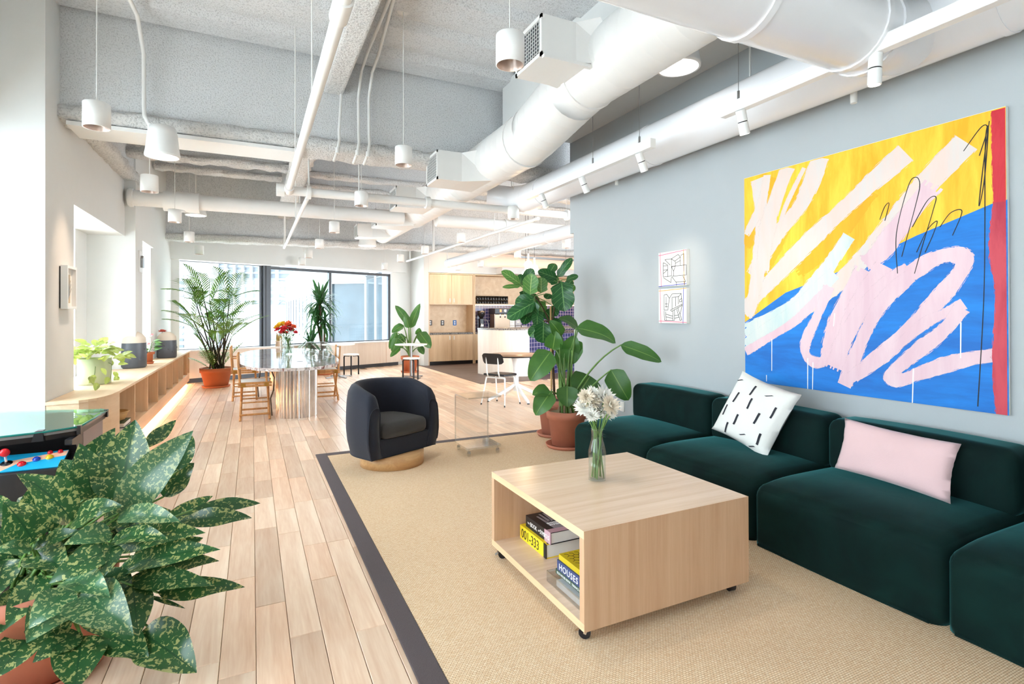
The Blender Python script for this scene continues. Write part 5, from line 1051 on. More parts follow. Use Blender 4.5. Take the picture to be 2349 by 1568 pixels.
# ================================================================== small tables, stools, round table, chair
def stool(label, x, y, rz=0.0):
    t = thing('stool', label, 'stool', (x, y, 0), rz, 'stools with white round seats and bent black legs'); MB().lathe([(.001, .49), (.185, .49), (.19, .50), (.19, .515), (.185, .52), (.001, .52)], n=32).build('seat', 'white_metal', t)
    for k in range(3): a = k*2*math.pi/3; ca_, sa = math.cos(a), math.sin(a); MB().tube([(.05*ca_, .05*sa, .475), (.165*ca_, .165*sa, .475), (.19*ca_, .19*sa, .465), (.2*ca_, .2*sa, .44), (.2*ca_, .2*sa, 0)], .018, 10).build('leg', 'black_metal', t)
stool('white topped stool with bent black legs, right of the marble table', 2.22, 13.75, .35); stool('white topped stool with bent black legs, before the white round bistro table', 3.26, 11.95, .5)
def bistro(label, x, y):
    t = thing('bistro_table', label, 'table', (x, y, 0), 0, 'white round bistro tables'); MB().lathe([(.001, .775), (.375, .775), (.38, .785), (.38, .80), (.001, .80)], n=40).build('top', 'white_metal', t); MB().tube([(0, 0, .03), (0, 0, .775)], .034, 14).build('pole', 'grey_metal', t)
    for k in range(4): a = .4+k*math.pi/2; MB().bar((.03*math.cos(a), .03*math.sin(a), .035), (.33*math.cos(a), .33*math.sin(a), .018), .05, .022).build('foot', 'grey_metal', t); MB().lathe([(.001, 0), (.02, 0), (.02, .012), (.001, .012)], (.31*math.cos(a), .31*math.sin(a), 0), 10).build('glide', 'black_plastic', t)
bistro('white round bistro table on a grey pole, behind the marble table', 1.86, 13.35); bistro('white round bistro table on a grey pole, before the far potted bird of paradise', 3.40, 12.50)
plain('top_brown', srgb(160, 122, 92), .3, var=.1)
rt = thing('round_table', 'round table with a brown top and a white four footed pedestal', 'table', (4.16, 8.41, 0)); MB().lathe([(.001, .775), (.54, .775), (.545, .78), (.545, .795), (.001, .795)], n=48).build('top', 'top_brown', rt); MB().lathe([(.535, .772), (.548, .776), (.548, .792), (.535, .7955)], n=48).build('edge_band', 'black_metal', rt)
MB().lathe([(.001, .76), (.10, .76), (.07, .70), (.045, .5), (.045, .2), (.05, .16)], n=22).build('column', 'white_metal', rt)
for k in range(4):
    a = math.radians(-93)+k*math.pi/2; d = V(math.cos(a), math.sin(a), 0); MB().tube([d*.01+V(0, 0, .27), d*.10+V(0, 0, .22), d*.30+V(0, 0, .12), d*.48+V(0, 0, .05), d*.52+V(0, 0, .02)], [.035, .034, .03, .026, .024], 10).build('foot', 'white_metal', rt); MB().lathe([(.001, 0), (.022, 0), (.022, .015), (.001, .015)], (d.x*.52, d.y*.52, 0), 10).build('glide', 'black_plastic', rt)
sc = thing('side_chair', 'chair with a black seat and back on a white metal frame', 'chair', (3.71, 8.10, 0), math.atan2(.47, .88))
def curved(x0, z0, z1, w, bow, t_, n=12): 
    mb = MB(); rr_ = .05
    def out(u, v): 
        y = (u*2-1)*w/2; e = max(0, abs(y)-(w/2-.06))/.06; zz = z0+(z1-z0)*v; cz = (z0+z1)/2; zz = cz+(zz-cz)*(1-.45*e*e); return y, zz
    for sg in (0, 1): mb.grid((lambda u, v, sg=sg: V(x0-bow*(1-(u*2-1)**2)+sg*t_+.03*(.5-v), *out(u, v))) if sg else (lambda u, v: V(x0-bow*(1-(u*2-1)**2)+.03*(.5-v), *out(1-u, v))), n, 6)
    return mb
curved(-.20, .685, .86, .42, .03, .012).build('backrest', 'black_metal', sc)
rbm = rbox(MB(), .21, .215, .018, .016, (.03, 0, .497), 8, lambda x, y, z: (-.05*abs(y)**3*(x > .5), 0, -.03*max(0, x-.6)+.01*x*x)); merge(rbm.build('seat', 'black_metal', sc))
for s in (-1, 1):
    MB().tube([(-.212, s*.12, .80), (-.20, s*.12, .55), (-.17, s*.12, .478), (.10, s*.12, .47)], .0125, 10).build('back_support', 'white_metal', sc)
    MB().tube([(-.20, s*.245, 0), (-.12, s*.19, .455)], [.009, .014], 10).build('leg', 'white_metal', sc); MB().tube([(.235, s*.245, 0), (.13, s*.19, .455)], [.009, .014], 10).build('leg', 'white_metal', sc)
    MB().tube([(-.20, s*.245, 0), (-.195, s*.241, .03)], .012, 8).build('foot_cap', 'black_plastic', sc); MB().tube([(.235, s*.245, 0), (.228, s*.241, .03)], .012, 8).build('foot_cap', 'black_plastic', sc)
for x in (-.12, .13): MB().tube([(x, -.19, .455), (x, .19, .455)], .0125, 10).build('crossbar', 'white_metal', sc)

# ================================================================== arcade table
ar = thing('arcade_table', 'black cocktail arcade table with a glass top and coloured joystick panel', 'arcade game', (-1.55, 5.1, 0)); ao = Vector((-1.55, 5.1, 0))
def al(x, y): return (x-ao.x, y-ao.y)
gl = [al(-2.0, 4.46), al(-1.47, 4.56), al(-1.25, 4.63), al(-1.095, 4.735), al(-1.078, 5.45), al(-1.14, 5.52), al(-1.80, 5.74), al(-2.1, 5.7)]
MB().prism(gl, .712, .722).build('glass_top', 'green_glass', ar)
plain('screen_grey', srgb(150, 152, 154), .15); MB().prism([(x*.985, y*.985) for x, y in gl], .69, .711).build('table_top', 'screen_grey', ar)
MB().tube([V(*p, .716) for p in gl[:6]], .0075, 8).build('glass_edge', 'leaf_teal' if 'leaf_teal' in MATS else 'jar_slate', ar); plain('teal_edge', srgb(30, 130, 122), .15)
bpy.data.objects['glass_edge'].data.materials[0] = MATS['teal_edge']
MB().prism([(x*.975, y*.975) for x, y in gl], .655, .69, 0).build('rim', 'black_plastic', ar, bevel=.008)
plain('arcade_grey', srgb(150, 134, 132), .45)
MB().box(*al(-1.12, 4.86), .0, *al(-1.105, 5.42), .655).build('side_panel', 'arcade_grey', ar); MB().prism([al(-2.0, 4.98), al(-1.12, 4.98), al(-1.12, 5.42), al(-2.0, 5.5)], 0, .655).build('cabinet', 'black_plastic', ar)
mb = MB(); q = [(4.60, .655), (4.60, .62), (4.70, .60), (4.72, .54), (4.60, .515), (4.46, .49), (4.44, .30), (4.5, .05), (5.0, 0), (5.0, .655)]
for x in (-1.115, -1.98): MB().prism([(y-ao.y, z) for y, z in q], -.012, .028).build('end_cheek', 'black_plastic', ar, bevel=.006).matrix_local = Matrix(((0, 0, 1, x-ao.x-.02), (1, 0, 0, 0), (0, 1, 0, 0), (0, 0, 0, 1)))
MB().box(*al(-1.97, 4.46), .05, *al(-1.14, 4.98), .50).build('panel_housing', 'black_plastic', ar, bevel=.01)
plain('panel_blue', srgb(30, 166, 214), .3); plain('panel_pink', srgb(244, 190, 160), .3); plain('btn_red', srgb(214, 24, 40), .2); plain('btn_blue', srgb(20, 70, 190), .2); plain('btn_yellow', srgb(240, 196, 30), .2)
cp = MB().box(-.40, -.095, 0, .415, .095, .006).build('control_panel', 'panel_blue', ar); cp.matrix_local = frame((-1.555-ao.x, 4.575-ao.y, .535), (1, 0, 0), (0, .93, .36))
MB().prism([(.0, -.095), (.10, -.095), (.17, -.02), (.415, .03), (.415, .09), (.33, .07), (.12, .02)], .006, .0066).build('panel_stripe', 'panel_pink', cp)
MB().lathe([(.001, .006), (.032, .006), (.03, .009), (.001, .01)], (.115, .0, 0), 18).build('joystick_plate', 'black_plastic', cp); MB().tube([(.115, 0, .01), (.115, .0, .07)], .008, 10).build('joystick_shaft', 'chrome', cp); MB().sph((.115, 0, .088), .027, 16, 10).build('joystick_ball', 'btn_red', cp)
for (x, y, m, r_) in ((.20, -.03, 'btn_red', .023), (.265, .01, 'btn_blue', .021), (.33, .02, 'btn_yellow', .021), (.32, .075, 'btn_red', .015), (.375, .075, 'btn_red', .015)): MB().lathe([(.001, .022), (r_*.7, .022), (r_*.75, .014), (r_, .014), (r_, .006)], (x, y, 0), 18).build('button', m, cp)
for k, x in enumerate((-1.29, -1.99)): MB().add([(x-ao.x-.03, 4.585-ao.y, .66), (x-ao.x+.03, 4.60-ao.y, .66), (x-ao.x+.018, 4.62-ao.y, .726), (x-ao.x-.018, 4.61-ao.y, .726), (x-ao.x-.03, 4.68-ao.y, .66), (x-ao.x+.03, 4.69-ao.y, .66), (x-ao.x+.018, 4.68-ao.y, .726), (x-ao.x-.018, 4.68-ao.y, .726)], [(0, 1, 2, 3), (7, 6, 5, 4), (4, 5, 1, 0), (5, 6, 2, 1), (6, 7, 3, 2), (7, 4, 0, 3)]).build('glass_clip', 'black_plastic', ar)
for p in ((-1.10, 4.74), (-1.085, 5.44)): MB().box(p[0]-ao.x-.012, p[1]-ao.y-.02, .665, p[0]-ao.x+.012, p[1]-ao.y+.02, .725).build('glass_clip', 'black_plastic', ar)

# ================================================================== plants
def bp(px, py, t, off): return atT(px, py, t)-off
# speckled aglaonema in the near left corner
AG = Vector((-.82, 2.93, 0)); ag = thing('aglaonema', 'big speckled leafy plant in a terracotta pot, near lower left corner', 'potted plant', AG)
pot(ag, .275, .38, .20, 'terracotta', 'soil', .09, .255)
def ac(x, y): return (x/2.347, 900+y/2.347)
LV = [  # base, tip (crop pixels), width px, base depth, tip depth, sag, pale
 ((630, 610), (722, 145), 262, 2.35, 2.45, -.08, 0), ((640, 650), (1035, 205), 200, 2.30, 2.40, .06, 1), ((500, 570), (430, 275), 165, 2.35, 2.30, .12, 0), ((420, 470), (618, 190), 130, 2.5, 2.6, .1, 0), ((770, 300), (948, 143), 74, 2.5, 2.65, -.1, 0), ((880, 560), (1042, 375), 150, 2.5, 2.6, .1, 0), ((960, 420), (1035, 230), 90, 2.5, 2.6, .05, 0),
 ((390, 690), (110, 432), 190, 2.25, 2.12, .12, 0), ((640, 665), (968, 690), 120, 2.2, 2.1, .16, 1), ((1040, 630), (1402, 590), 74, 2.4, 2.5, .05, 0), ((960, 700), (1348, 660), 100, 2.35, 2.4, .10, 0), ((860, 740), (1140, 552), 90, 2.45, 2.55, .05, 0), ((390, 695), (640, 600), 150, 2.2, 2.15, .12, 0), ((600, 820), (1080, 735), 160, 2.25, 2.2, .08, 0),
 ((600, 800), (890, 770), 120, 2.2, 2.12, .1, 0), ((640, 950), (1170, 830), 150, 2.25, 2.2, .06, 0), ((760, 960), (1165, 890), 120, 2.3, 2.3, .05, 0), ((680, 1010), (1150, 1030), 130, 2.2, 2.15, .1, 0), ((850, 1075), (1308, 1030), 116, 2.25, 2.3, .02, 0), ((180, 800), (30, 590), 215, 2.2, 2.1, .1, 0), ((170, 840), (-30, 850), 84, 2.15, 2.05, .12, 1), ((175, 835), (425, 740), 84, 2.2, 2.2, .08, 0),
 ((600, 760), (350, 810), 120, 2.2, 2.05, .14, 1), ((620, 830), (262, 1015), 150, 2.15, 1.98, .12, 0), ((610, 820), (560, 985), 110, 2.15, 2.05, .1, 0), ((230, 985), (35, 1265), 150, 2.15, 1.98, .12, 0), ((390, 1060), (155, 1260), 170, 2.1, 1.95, .16, 1), ((350, 1010), (582, 1080), 150, 2.1, 2.0, .12, 1), ((430, 1080), (700, 1285), 235, 2.1, 1.92, .14, 1), ((715, 1040), (745, 1308), 165, 2.15, 2.05, .1, 0),
 ((560, 1290), (800, 1440), 170, 2.15, 2.05, .1, 0), ((800, 1260), (945, 1325), 110, 2.2, 2.2, .1, 0), ((760, 1290), (1055, 1500), 235, 2.15, 2.05, .08, 0), ((430, 1290), (180, 1440), 150, 2.1, 1.95, .12, 0), ((440, 1310), (400, 1600), 230, 2.1, 1.92, .12, 0), ((175, 1290), (-20, 1530), 180, 2.1, 1.95, .1, 0), ((780, 1090), (1000, 1160), 24, 2.25, 2.3, 0, 0), ((200, 700), (190, 480), 160, 2.4, 2.4, .1, 0),
 ((150, 1060), (-10, 1290), 170, 2.2, 1.98, .12, 0), ((330, 1130), (150, 1330), 200, 2.15, 1.98, .12, 1), ((500, 1150), (600, 1330), 220, 2.15, 2.0, .12, 0), ((260, 1180), (300, 1400), 200, 2.2, 2.0, .1, 0), ((60, 1230), (90, 1420), 170, 2.2, 2.0, .1, 0), ((30, 900), (-40, 1120), 160, 2.25, 2.1, .1, 0),
 ((180, 860), (360, 960), 170, 2.25, 2.15, .1, 0), ((60, 1000), (200, 860), 150, 2.35, 2.35, .1, 0), ((560, 960), (660, 1180), 180, 2.2, 2.1, .1, 0), ((330, 720), (220, 560), 170, 2.35, 2.3, .1, 0), ((470, 560), (330, 360), 190, 2.45, 2.4, .1, 0), ((700, 760), (880, 640), 150, 2.4, 2.45, .1, 0), ((720, 880), (960, 820), 150, 2.4, 2.4, .06, 0), ((560, 1010), (420, 1180), 190, 2.3, 2.2, .1, 0), ((90, 1100), (-40, 1010), 150, 2.25, 2.2, .1, 0), ((690, 690), (560, 640), 120, 2.4, 2.4, .1, 0), ((860, 900), (1090, 780), 120, 2.4, 2.45, .05, 0), ((100, 1290), (240, 1180), 150, 2.3, 2.25, .1, 0)]
rq = random.Random(21)
for i, (b0, t0, w, tb_, tt, sag, pale) in enumerate(LV):
    B = bp(*ac(*b0), tb_, AG); T = bp(*ac(*t0), tt, AG); ww = w/2.347*(tb_+tt)/2/F*1.06; fc = (EYE-AG-(B+T)/2).normalized()*.85+V(rq.uniform(-.25, .25), 0, .55)
    leafadd(MB(), B, T, ww, fc, sag=sag*1.1, cup=rq.uniform(.1, .4), wave=rq.uniform(.03, .09), nl=14, nw=8, tipbend=rq.uniform(0, .15), ph=i, prof='ovate' if w > 100 else 'lance').build('leaf', 'leaf_agla_pale' if pale else 'leaf_agla', ag)
    root = V(rq.uniform(-.09, .09), rq.uniform(-.06, .12), .34); md = (root+B)/2+V(0, .02, .06); MB().tube(bez(root, md, B, 6), [.009, .008, .008, .007, .006, .005, .005], 7).build('stem', 'stem_green', ag)
for i in range(46):                                                # hidden inner and far side leaves
    a = rq.uniform(.1, 3.3); rad = rq.uniform(.08, .30); B = V(math.cos(a)*rad*.9, math.sin(a)*rad+.05, rq.uniform(.36, .80)); d = V(math.cos(a), math.sin(a)*.7, rq.uniform(-.2, .9)).normalized(); l = rq.uniform(.2, .3)
    def prj(p): v = AG+p-EYE; t = v.dot(DIR); return 1174.5+F*v.dot(RT)/t, PY-F*v.dot(UP)/t
    if any(prj(p)[1] < (1110 if prj(p)[0] < 150 else 1010) for p in (B, B+d*l, B+d*l*.5+V(0, 0, .06))): continue
    leafadd(MB(), B, B+d*l, l*.5, (0, -.6, 1), sag=.12, cup=.25, wave=.05, nl=10, nw=4, ph=i).build('leaf', 'leaf_agla', ag); MB().tube(bez((0, 0, .38), B*.5+V(0, 0, .25), B, 4), .007, 6).build('stem', 'stem_green', ag)

def crop2(x, y): return (860+x/3.734, 540+y/3.734)
FG = V(3.36, 5.72, ZR); fg = thing('fiddle_leaf_fig', 'fiddle leaf fig with big round leaves in the rear terracotta pot', 'potted plant', FG); tf = (FG-EYE).dot(DIR)
FH = pot(fg, .215, .42, .155, 'terracotta_pale', 'soil', .09, .225)
FL = [((1240, 410), (1082, 305), 95, 1, 0), ((1250, 430), (1092, 442), 42, 1, 0), ((1330, 505), (1345, 325), 150, 1, -.1), ((1270, 400), (1360, 285), 110, 0, .1), ((1425, 490), (1425, 355), 125, 1, -.05), ((1555, 365), (1395, 305), 100, 0, 0), ((1565, 355), (1690, 192), 84, 0, .05), ((1490, 330), (1545, 240), 100, 0, .1), ((1640, 380), (1742, 345), 66, 0, 0), ((1600, 395), (1625, 650), 215, 0, -.15), ((1630, 490), (1715, 430), 84, 1, .1),
      ((1365, 545), (1200, 580), 130, 0, -.05), ((1370, 570), (1132, 710), 150, 0, -.1), ((1360, 560), (1345, 720), 130, 0, -.1), ((1330, 640), (1270, 760), 110, 0, 0), ((1390, 640), (1390, 770), 120, 0, -.05), ((1360, 730), (1410, 790), 80, 0, 0), ((1445, 740), (1440, 920), 175, 0, -.15), ((1425, 750), (1325, 865), 110, 0, -.1), ((1500, 500), (1470, 545), 90, 0, .1), ((1520, 600), (1560, 690), 100, 0, .1), ((1270, 470), (1290, 560), 90, 0, .1), ((1560, 410), (1440, 300), 110, 0, .15), ((1450, 640), (1520, 720), 110, 0, .15), ((1410, 560), (1440, 660), 110, 1, .1), ((1620, 440), (1560, 560), 120, 0, .2), ((1240, 430), (1260, 330), 90, 0, .2), ((1330, 500), (1390, 600), 100, 0, .2), ((1480, 400), (1510, 320), 90, 0, .2), ((1500, 730), (1600, 760), 90, 0, .15), ((1650, 430), (1690, 380), 90, 0, .2), ((1400, 700), (1460, 640), 100, 0, .2)]
fork = [bp(*crop2(1512, 700), tf, FG), bp(*crop2(1370, 520), tf+.05, FG), bp(*crop2(1580, 390), tf, FG), bp(*crop2(1440, 740), tf-.1, FG)]
for i, (b0, t0, w, lt, dz) in enumerate(FL):
    B = bp(*crop2(*b0), tf+dz, FG); T = bp(*crop2(*t0), tf+dz+rq.uniform(-.12, .06), FG); fc = (EYE-FG-(B+T)/2).normalized()+V(rq.uniform(-.4, .4), 0, rq.uniform(.1, .6)); ww = w/3.734*tf/F*1.25
    leafadd(MB(), B, T, ww, fc, sag=.08, cup=rq.uniform(.05, .3), wave=.05, prof='fiddle', nl=14, nw=6, ph=i*1.3).build('leaf', 'leaf_fig_light' if lt else 'leaf_fig', fg)
    k = min(fork[1:], key=lambda f: (f-B).length); MB().tube([k.lerp(B, .1), (k+B)/2+V(0, 0, .01), B], .005, 6).build('leaf_stalk', 'stem_green', fg)
MB().tube([(.0, 0, FH-.02), fork[0]*.5+V(.0, 0, FH*.5), fork[0]], [.017, .015, .013], 9).build('trunk', 'bark', fg)
for f in fork[1:]: MB().tube(bez(fork[0]-V(0, 0, .12), fork[0].lerp(f, .5)+V(0, 0, .02), f, 6), .009, 8).build('branch', 'bark', fg)
MB().tube([(-.06, -.03, FH-.05), bp(*crop2(1505, 605), tf, FG)], .011, 8).build('bamboo_stake', 'bamboo', fg)
MB().tube([(-.065, -.045, FH), (-.065, -.045, FH+.16)], .004, 6).build('plant_tie', 'teal_edge', fg)

SG = V(3.19, 5.165, ZR); sg = thing('bird_of_paradise', 'bird of paradise plant with long stalks in the front terracotta pot', 'potted plant', SG); ts = (SG-EYE).dot(DIR)
SH = pot(sg, .225, .385, .165, 'terracotta', 'moss', .085, .24)
def stalk(par, pts, r=.011, mat='stem_green'):
    k = len(pts); MB().tube(pts, [r*(1-.45*i/(k-1)) for i in range(k)], 8).build('stalk', mat, par)
SL = [  # stalk control px, leaf base px, leaf tip px, width px, depth shift, face up amount
 ((1306, 830), (1322, 752), (1414, 782), 50, -.15, .8), ((1312, 800), (1326, 754), (1283, 728), 34, .05, .8), ((1350, 830), (1424, 791), (1519, 828), 30, -.5, .3), ((1345, 890), (1402, 848), (1442, 918), 46, -.35, -.1), ((1292, 850), (1263, 806), (1216, 872), 50, -.15, .2), ((1306, 800), (1306, 812), (1318, 770), 40, .1, .1), ((1296, 800), (1268, 800), (1275, 760), 40, .15, .1), ((1300, 870), (1301, 886), (1301, 932), 44, -.25, .1), ((1330, 880), (1354, 862), (1324, 908), 64, -.05, .2), ((1290, 900), (1262, 897), (1222, 903), 34, -.15, .7), ((1288, 900), (1264, 898), (1228, 951), 42, -.2, .3), ((1318, 840), (1300, 800), (1290, 850), 46, .2, 0), ((1310, 800), (1310, 778), (1312, 835), 50, .12, 0), ((1300, 790), (1288, 770), (1262, 735), 30, .15, .3)]
for i, (c, b, t, w, dz, fu) in enumerate(SL):
    B = bp(*b, ts+dz, SG); T = bp(*t, ts+dz-.08, SG); r0 = V(rq.uniform(-.07, .07), rq.uniform(-.05, .05), SH-.02); cc = bp(*c, ts+dz*.4, SG); stalk(sg, bez(r0, cc, B, 8), .013)
    leafadd(MB(), B, T, w*ts/F*1.05, (EYE-SG-(B+T)/2).normalized()*(1-.4*abs(fu))+V(0, 0, fu), sag=.12, cup=.25, wave=.03, prof='paddle', nl=16, nw=6, tipbend=.12, ph=i).build('leaf', 'leaf_strel', sg)
for i in range(9): a = i*.7; MB().tube([(.07*math.cos(a), .05*math.sin(a), SH-.02), (.06*math.cos(a)-.02, .045*math.sin(a), SH+.3), (.09*math.cos(a)-.01, .06*math.sin(a), SH+.55+.06*(i%4))], [.02, .015, .003], 8).build('stalk', 'stem_green', sg)
for i in range(8): a = i*.8; MB().tube([(.10*math.cos(a), .08*math.sin(a), SH-.02), (.09*math.cos(a), .07*math.sin(a), SH+.06+.02*(i % 3))], [.016, .01], 6).build('dry_sheath', 'moss', sg)

S2 = V(3.70, 13.72, 0); s2p = thing('bird_of_paradise', 'small bird of paradise in a terracotta pot by the far window end', 'potted plant', S2); t2 = (S2-EYE).dot(DIR)
H2 = pot(s2p, .235, .40, .16, 'terracotta_far', 'soil', .08, .24)
for i, (c, b, t, w, dz) in enumerate([((938, 790), (937, 740), (907, 700), 17, 0), ((944, 780), (941, 752), (963, 696), 17, -.1), ((940, 780), (938, 752), (929, 718), 16, -.15), ((935, 770), (925, 745), (898, 762), 15, 0), ((930, 770), (910, 762), (893, 800), 14, 0), ((935, 790), (912, 775), (900, 808), 18, -.1), ((950, 770), (962, 762), (988, 798), 24, -.1), ((950, 775), (960, 768), (962, 752), 14, 0), ((945, 800), (962, 795), (972, 812), 14, 0), ((938, 800), (925, 790), (912, 790), 18, .1), ((940, 780), (930, 772), (905, 785), 20, .1), ((935, 800), (918, 795), (895, 818), 12, 0)]):
    B = bp(*b, t2+dz, S2); T = bp(*t, t2+dz-.1, S2); stalk(s2p, bez((0, 0, H2-.02), bp(*c, t2+dz*.5, S2), B, 6), .02); leafadd(MB(), B, T, w*t2/F*1.1, (EYE-S2-(B+T)/2).normalized()+V(0, 0, .3), sag=.12, cup=.25, prof='paddle', nl=10, nw=4, tipbend=.1).build('leaf', 'leaf_strel', s2p)

PM = V(-.68, 12.80, 0); pmn = thing('palm', 'tall feathery palm in a terracotta pot before the far left window', 'potted plant', PM); tp = (PM-EYE).dot(DIR)
HP = pot(pmn, .305, .38, .22, 'terracotta_far', 'moss', .09, .27)
q = random.Random(9)
def frond(par, B, T, droop, wl, n=15):
    B, T = Vector(B), Vector(T); d = T-B; ln = d.length; sd = d.cross(V(0, 0, 1)); sd = sd.normalized() if sd.length > .05 else V(1, 0, 0); mid = (B+T)/2+V(0, 0, droop*ln); mb = MB(); sp = bez(B, mid, T, n); mb.uv = []
    for i in range(2, n+1):
        p = sp[i]; tg = (sp[i]-sp[i-1]).normalized(); s_ = math.sin(math.pi*min(1, (i/n)*.85+.12))
        for sg_ in (-1, 1):
            dirn = (tg*.95+sd*sg_*.8+V(0, 0, -.08)).normalized(); l = wl*s_*q.uniform(.85, 1.1); leafadd(mb, p, p+dirn*l, .024, V(0, 0, 1)-tg*.3, sag=.08, prof='lance', nl=4, nw=2, cup=.2, tipbend=.15)
    mb.build('frond', 'leaf_palm', par); MB().tube(sp, .005, 5).build('frond_rib', 'stem_green', par)
CN = [((395, 690), 420), ((418, 640), 430), ((440, 660), 445), ((452, 625), 455), ((480, 640), 475), ((505, 690), 500), ((530, 660), 520), ((555, 625), 540), ((580, 690), 552), ((430, 720), 440), ((470, 720), 470), ((545, 730), 530), ((500, 760), 500), ((520, 740), 515), ((450, 770), 460), ((562, 740), 545)]
for i, ((tx, ty), cx) in enumerate(CN):
    dz = q.uniform(-.9, -.1); base = V(q.uniform(-.14, .14), q.uniform(-.12, .12), HP-.03); kn = bp((cx*.55+497*.45), ty+(843-ty)*.35, tp+dz*.6, PM); kn = kn.lerp(bp(cx, ty+35, tp+dz, PM), .3); MB().tube(bez(base, base.lerp(kn, .5)+V(0, 0, .1), kn, 6), [.016, .015, .014, .013, .012, .010, .009], 7).build('cane', 'stem_dark', pmn)
    T = bp(tx, ty, tp+dz*1.3, PM); frond(pmn, kn, T, .12, .36)
    for k in range(2):
        a = q.random()*6.28; l = q.uniform(.4, .75); frond(pmn, kn+V(0, 0, .02), kn+V(math.cos(a)*l, math.sin(a)*l*.8, q.uniform(.2, .75)), .16, .28, 15)
for i in range(10): a = q.random()*6.28; l = q.uniform(.25, .5); b = V(math.cos(a)*.1, math.sin(a)*.1, HP); frond(pmn, b, b+V(math.cos(a)*l, math.sin(a)*l, q.uniform(.25, .6)), .1, .2, 10)

DR = V(1.62, 14.2, 0); dr = thing('dracaena', 'tall dracaena with tufts of strappy leaves before the far window', 'potted plant', DR); td = (DR-EYE).dot(DIR)
HD = pot(dr, .21, .34, .16, 'terracotta_far', 'soil', .07, .23); q = random.Random(14)
def tuft(c, n, l, w=.06):
    for i in range(n):
        a = q.random()*6.28; e = q.uniform(-.9, 1.35); d = V(math.cos(a)*math.cos(e), math.sin(a)*math.cos(e), math.sin(e)); ll = l*q.uniform(.7, 1.1); B = c+V(0, 0, q.uniform(-.12, .1)); leafadd(MB(), B, B+d*ll+V(0, 0, -.12*(1-abs(e)/1.6)), w, V(0, 0, 1)-d*.6 if e < 1 else (0, -1, .2), sag=.20, prof='lance', cup=.25, nl=6, nw=2, tipbend=.15).build('leaf', 'leaf_drac', dr)
for (px, py, n, l, dy) in ((733, 695, 100, .60, 0), (728, 738, 46, .5, .05), (745, 740, 34, .45, -.05), (712, 788, 46, .44, -.1), (744, 800, 34, .38, .1)):
    c = bp(px, py, td+dy, DR); MB().tube([(q.uniform(-.06, .06), q.uniform(-.06, .06), HD-.02), c*.5+V(0, 0, .2), c], .024, 8).build('cane', 'bark', dr); tuft(c, n, l)
# ================================================================== kitchen
KY = 15.2
kl = thing('kitchen_cabinet', 'tall pale wood cabinet unit with four doors and an open niche', 'cabinet', (4.66, KY, 0)); ko = Vector((4.66, KY, 0))
def kx(px): return atY(px, 720, KY).x-ko.x
def kz(px, py): return atY(px, py, KY).z
W1 = 6.10-4.66
MB().box(0, 0, 0, .03, .6, 2.73).build('side_panel', 'birch_z', kl); MB().box(W1-.03, 0, 0, W1, .6, 2.73).build('side_panel', 'birch_z', kl); MB().box(.03, 0, 2.70, W1-.03, .6, 2.73).build('top_panel', 'birch', kl)
MB().box(.03, .57, .1, W1-.03, .6, 2.7).build('back_panel', 'birch', kl); MB().box(.03, .06, 0, W1-.03, .1, .10).build('toe_kick', 'black_plastic', kl); MB().box(.03, .02, 1.79, W1-.03, .57, 1.81).build('niche_top', 'birch', kl)
MB().box(.03, -.01, .905, W1-.03, .57, .95).build('counter', 'terrazzo', kl)
for zz in ((1.81, 2.69), (.11, .90)):
    for i in range(2):
        a = .035+i*(W1-.07)/2; o = MB().box(a, 0, zz[0], a+(W1-.07)/2-.006, .02, zz[1]).build('door', 'birch_z', kl, bevel=.002)
        hx = a+(W1-.07)/2-.08 if i == 0 else a+.05; hz = zz[0]+.05 if zz[0] > 1 else zz[1]-.16
        MB().box(hx, -.018, hz, hx+.03, 0, hz+.12).build('handle', 'linen', o, bevel=.004)
plain('outlet_dark', srgb(70, 66, 70), .5); plain('outlet_blue', srgb(20, 110, 190), .5)
for px, m, l in ((987, 'outlet_dark', 'dark outlet at the left edge of the wooden niche'), (1015, 'outlet_dark', 'dark outlet in the middle of the wooden niche'), (1043, 'outlet_blue', 'blue cover plate on the wood niche wall')):
    p = atY(px, 740, KY+.56); outlet('niche_outlet', l, p, (0, -1, 0), .11, .16, m, .008, 'outlet')
kr = thing('kitchen_shelving', 'wood framed kitchen wall unit with a shelf over blue tiles', 'cabinet', (6.11, KY, 0)); W2 = 5.6
MB().box(0, 0, 2.70, W2, .6, 2.73).build('top_panel', 'birch', kr); MB().box(0, 0, 0, .03, .6, 2.7).build('side_panel', 'birch_z', kr); MB().box(.03, .57, 1.83, W2, .6, 2.7).build('back_panel', 'birch', kr); MB().box(.03, .03, 1.79, W2, .57, 1.825).build('shelf', 'birch', kr)
MB().box(.03, .565, .95, W2, .60, 1.79).build('backsplash', 'blue_tile', kr); MB().box(.03, -.01, .90, W2, .57, .95).build('counter', 'terrazzo', kr); MB().box(.03, .05, 0, W2, .1, .10).build('toe_kick', 'black_plastic', kr)
for i in range(8): MB().box(.035+i*.69, 0, .1, .035+i*.69+.68, .02, .895).build('door', 'birch_z', kr, bevel=.002)
MB().box(.05, .06, 1.782, W2, .09, 1.789).build('light_strip', 'led_warm', kr)
plain('mug_black', (.012, .012, .013), .15, coat=.4); mg = None
ORDS = ORD+['eighth', 'ninth', 'tenth', 'eleventh', 'twelfth']
mx0, mx1 = atY(1092, 690, KY+.2).x, atY(1166, 690, KY+.2).x; n = 12
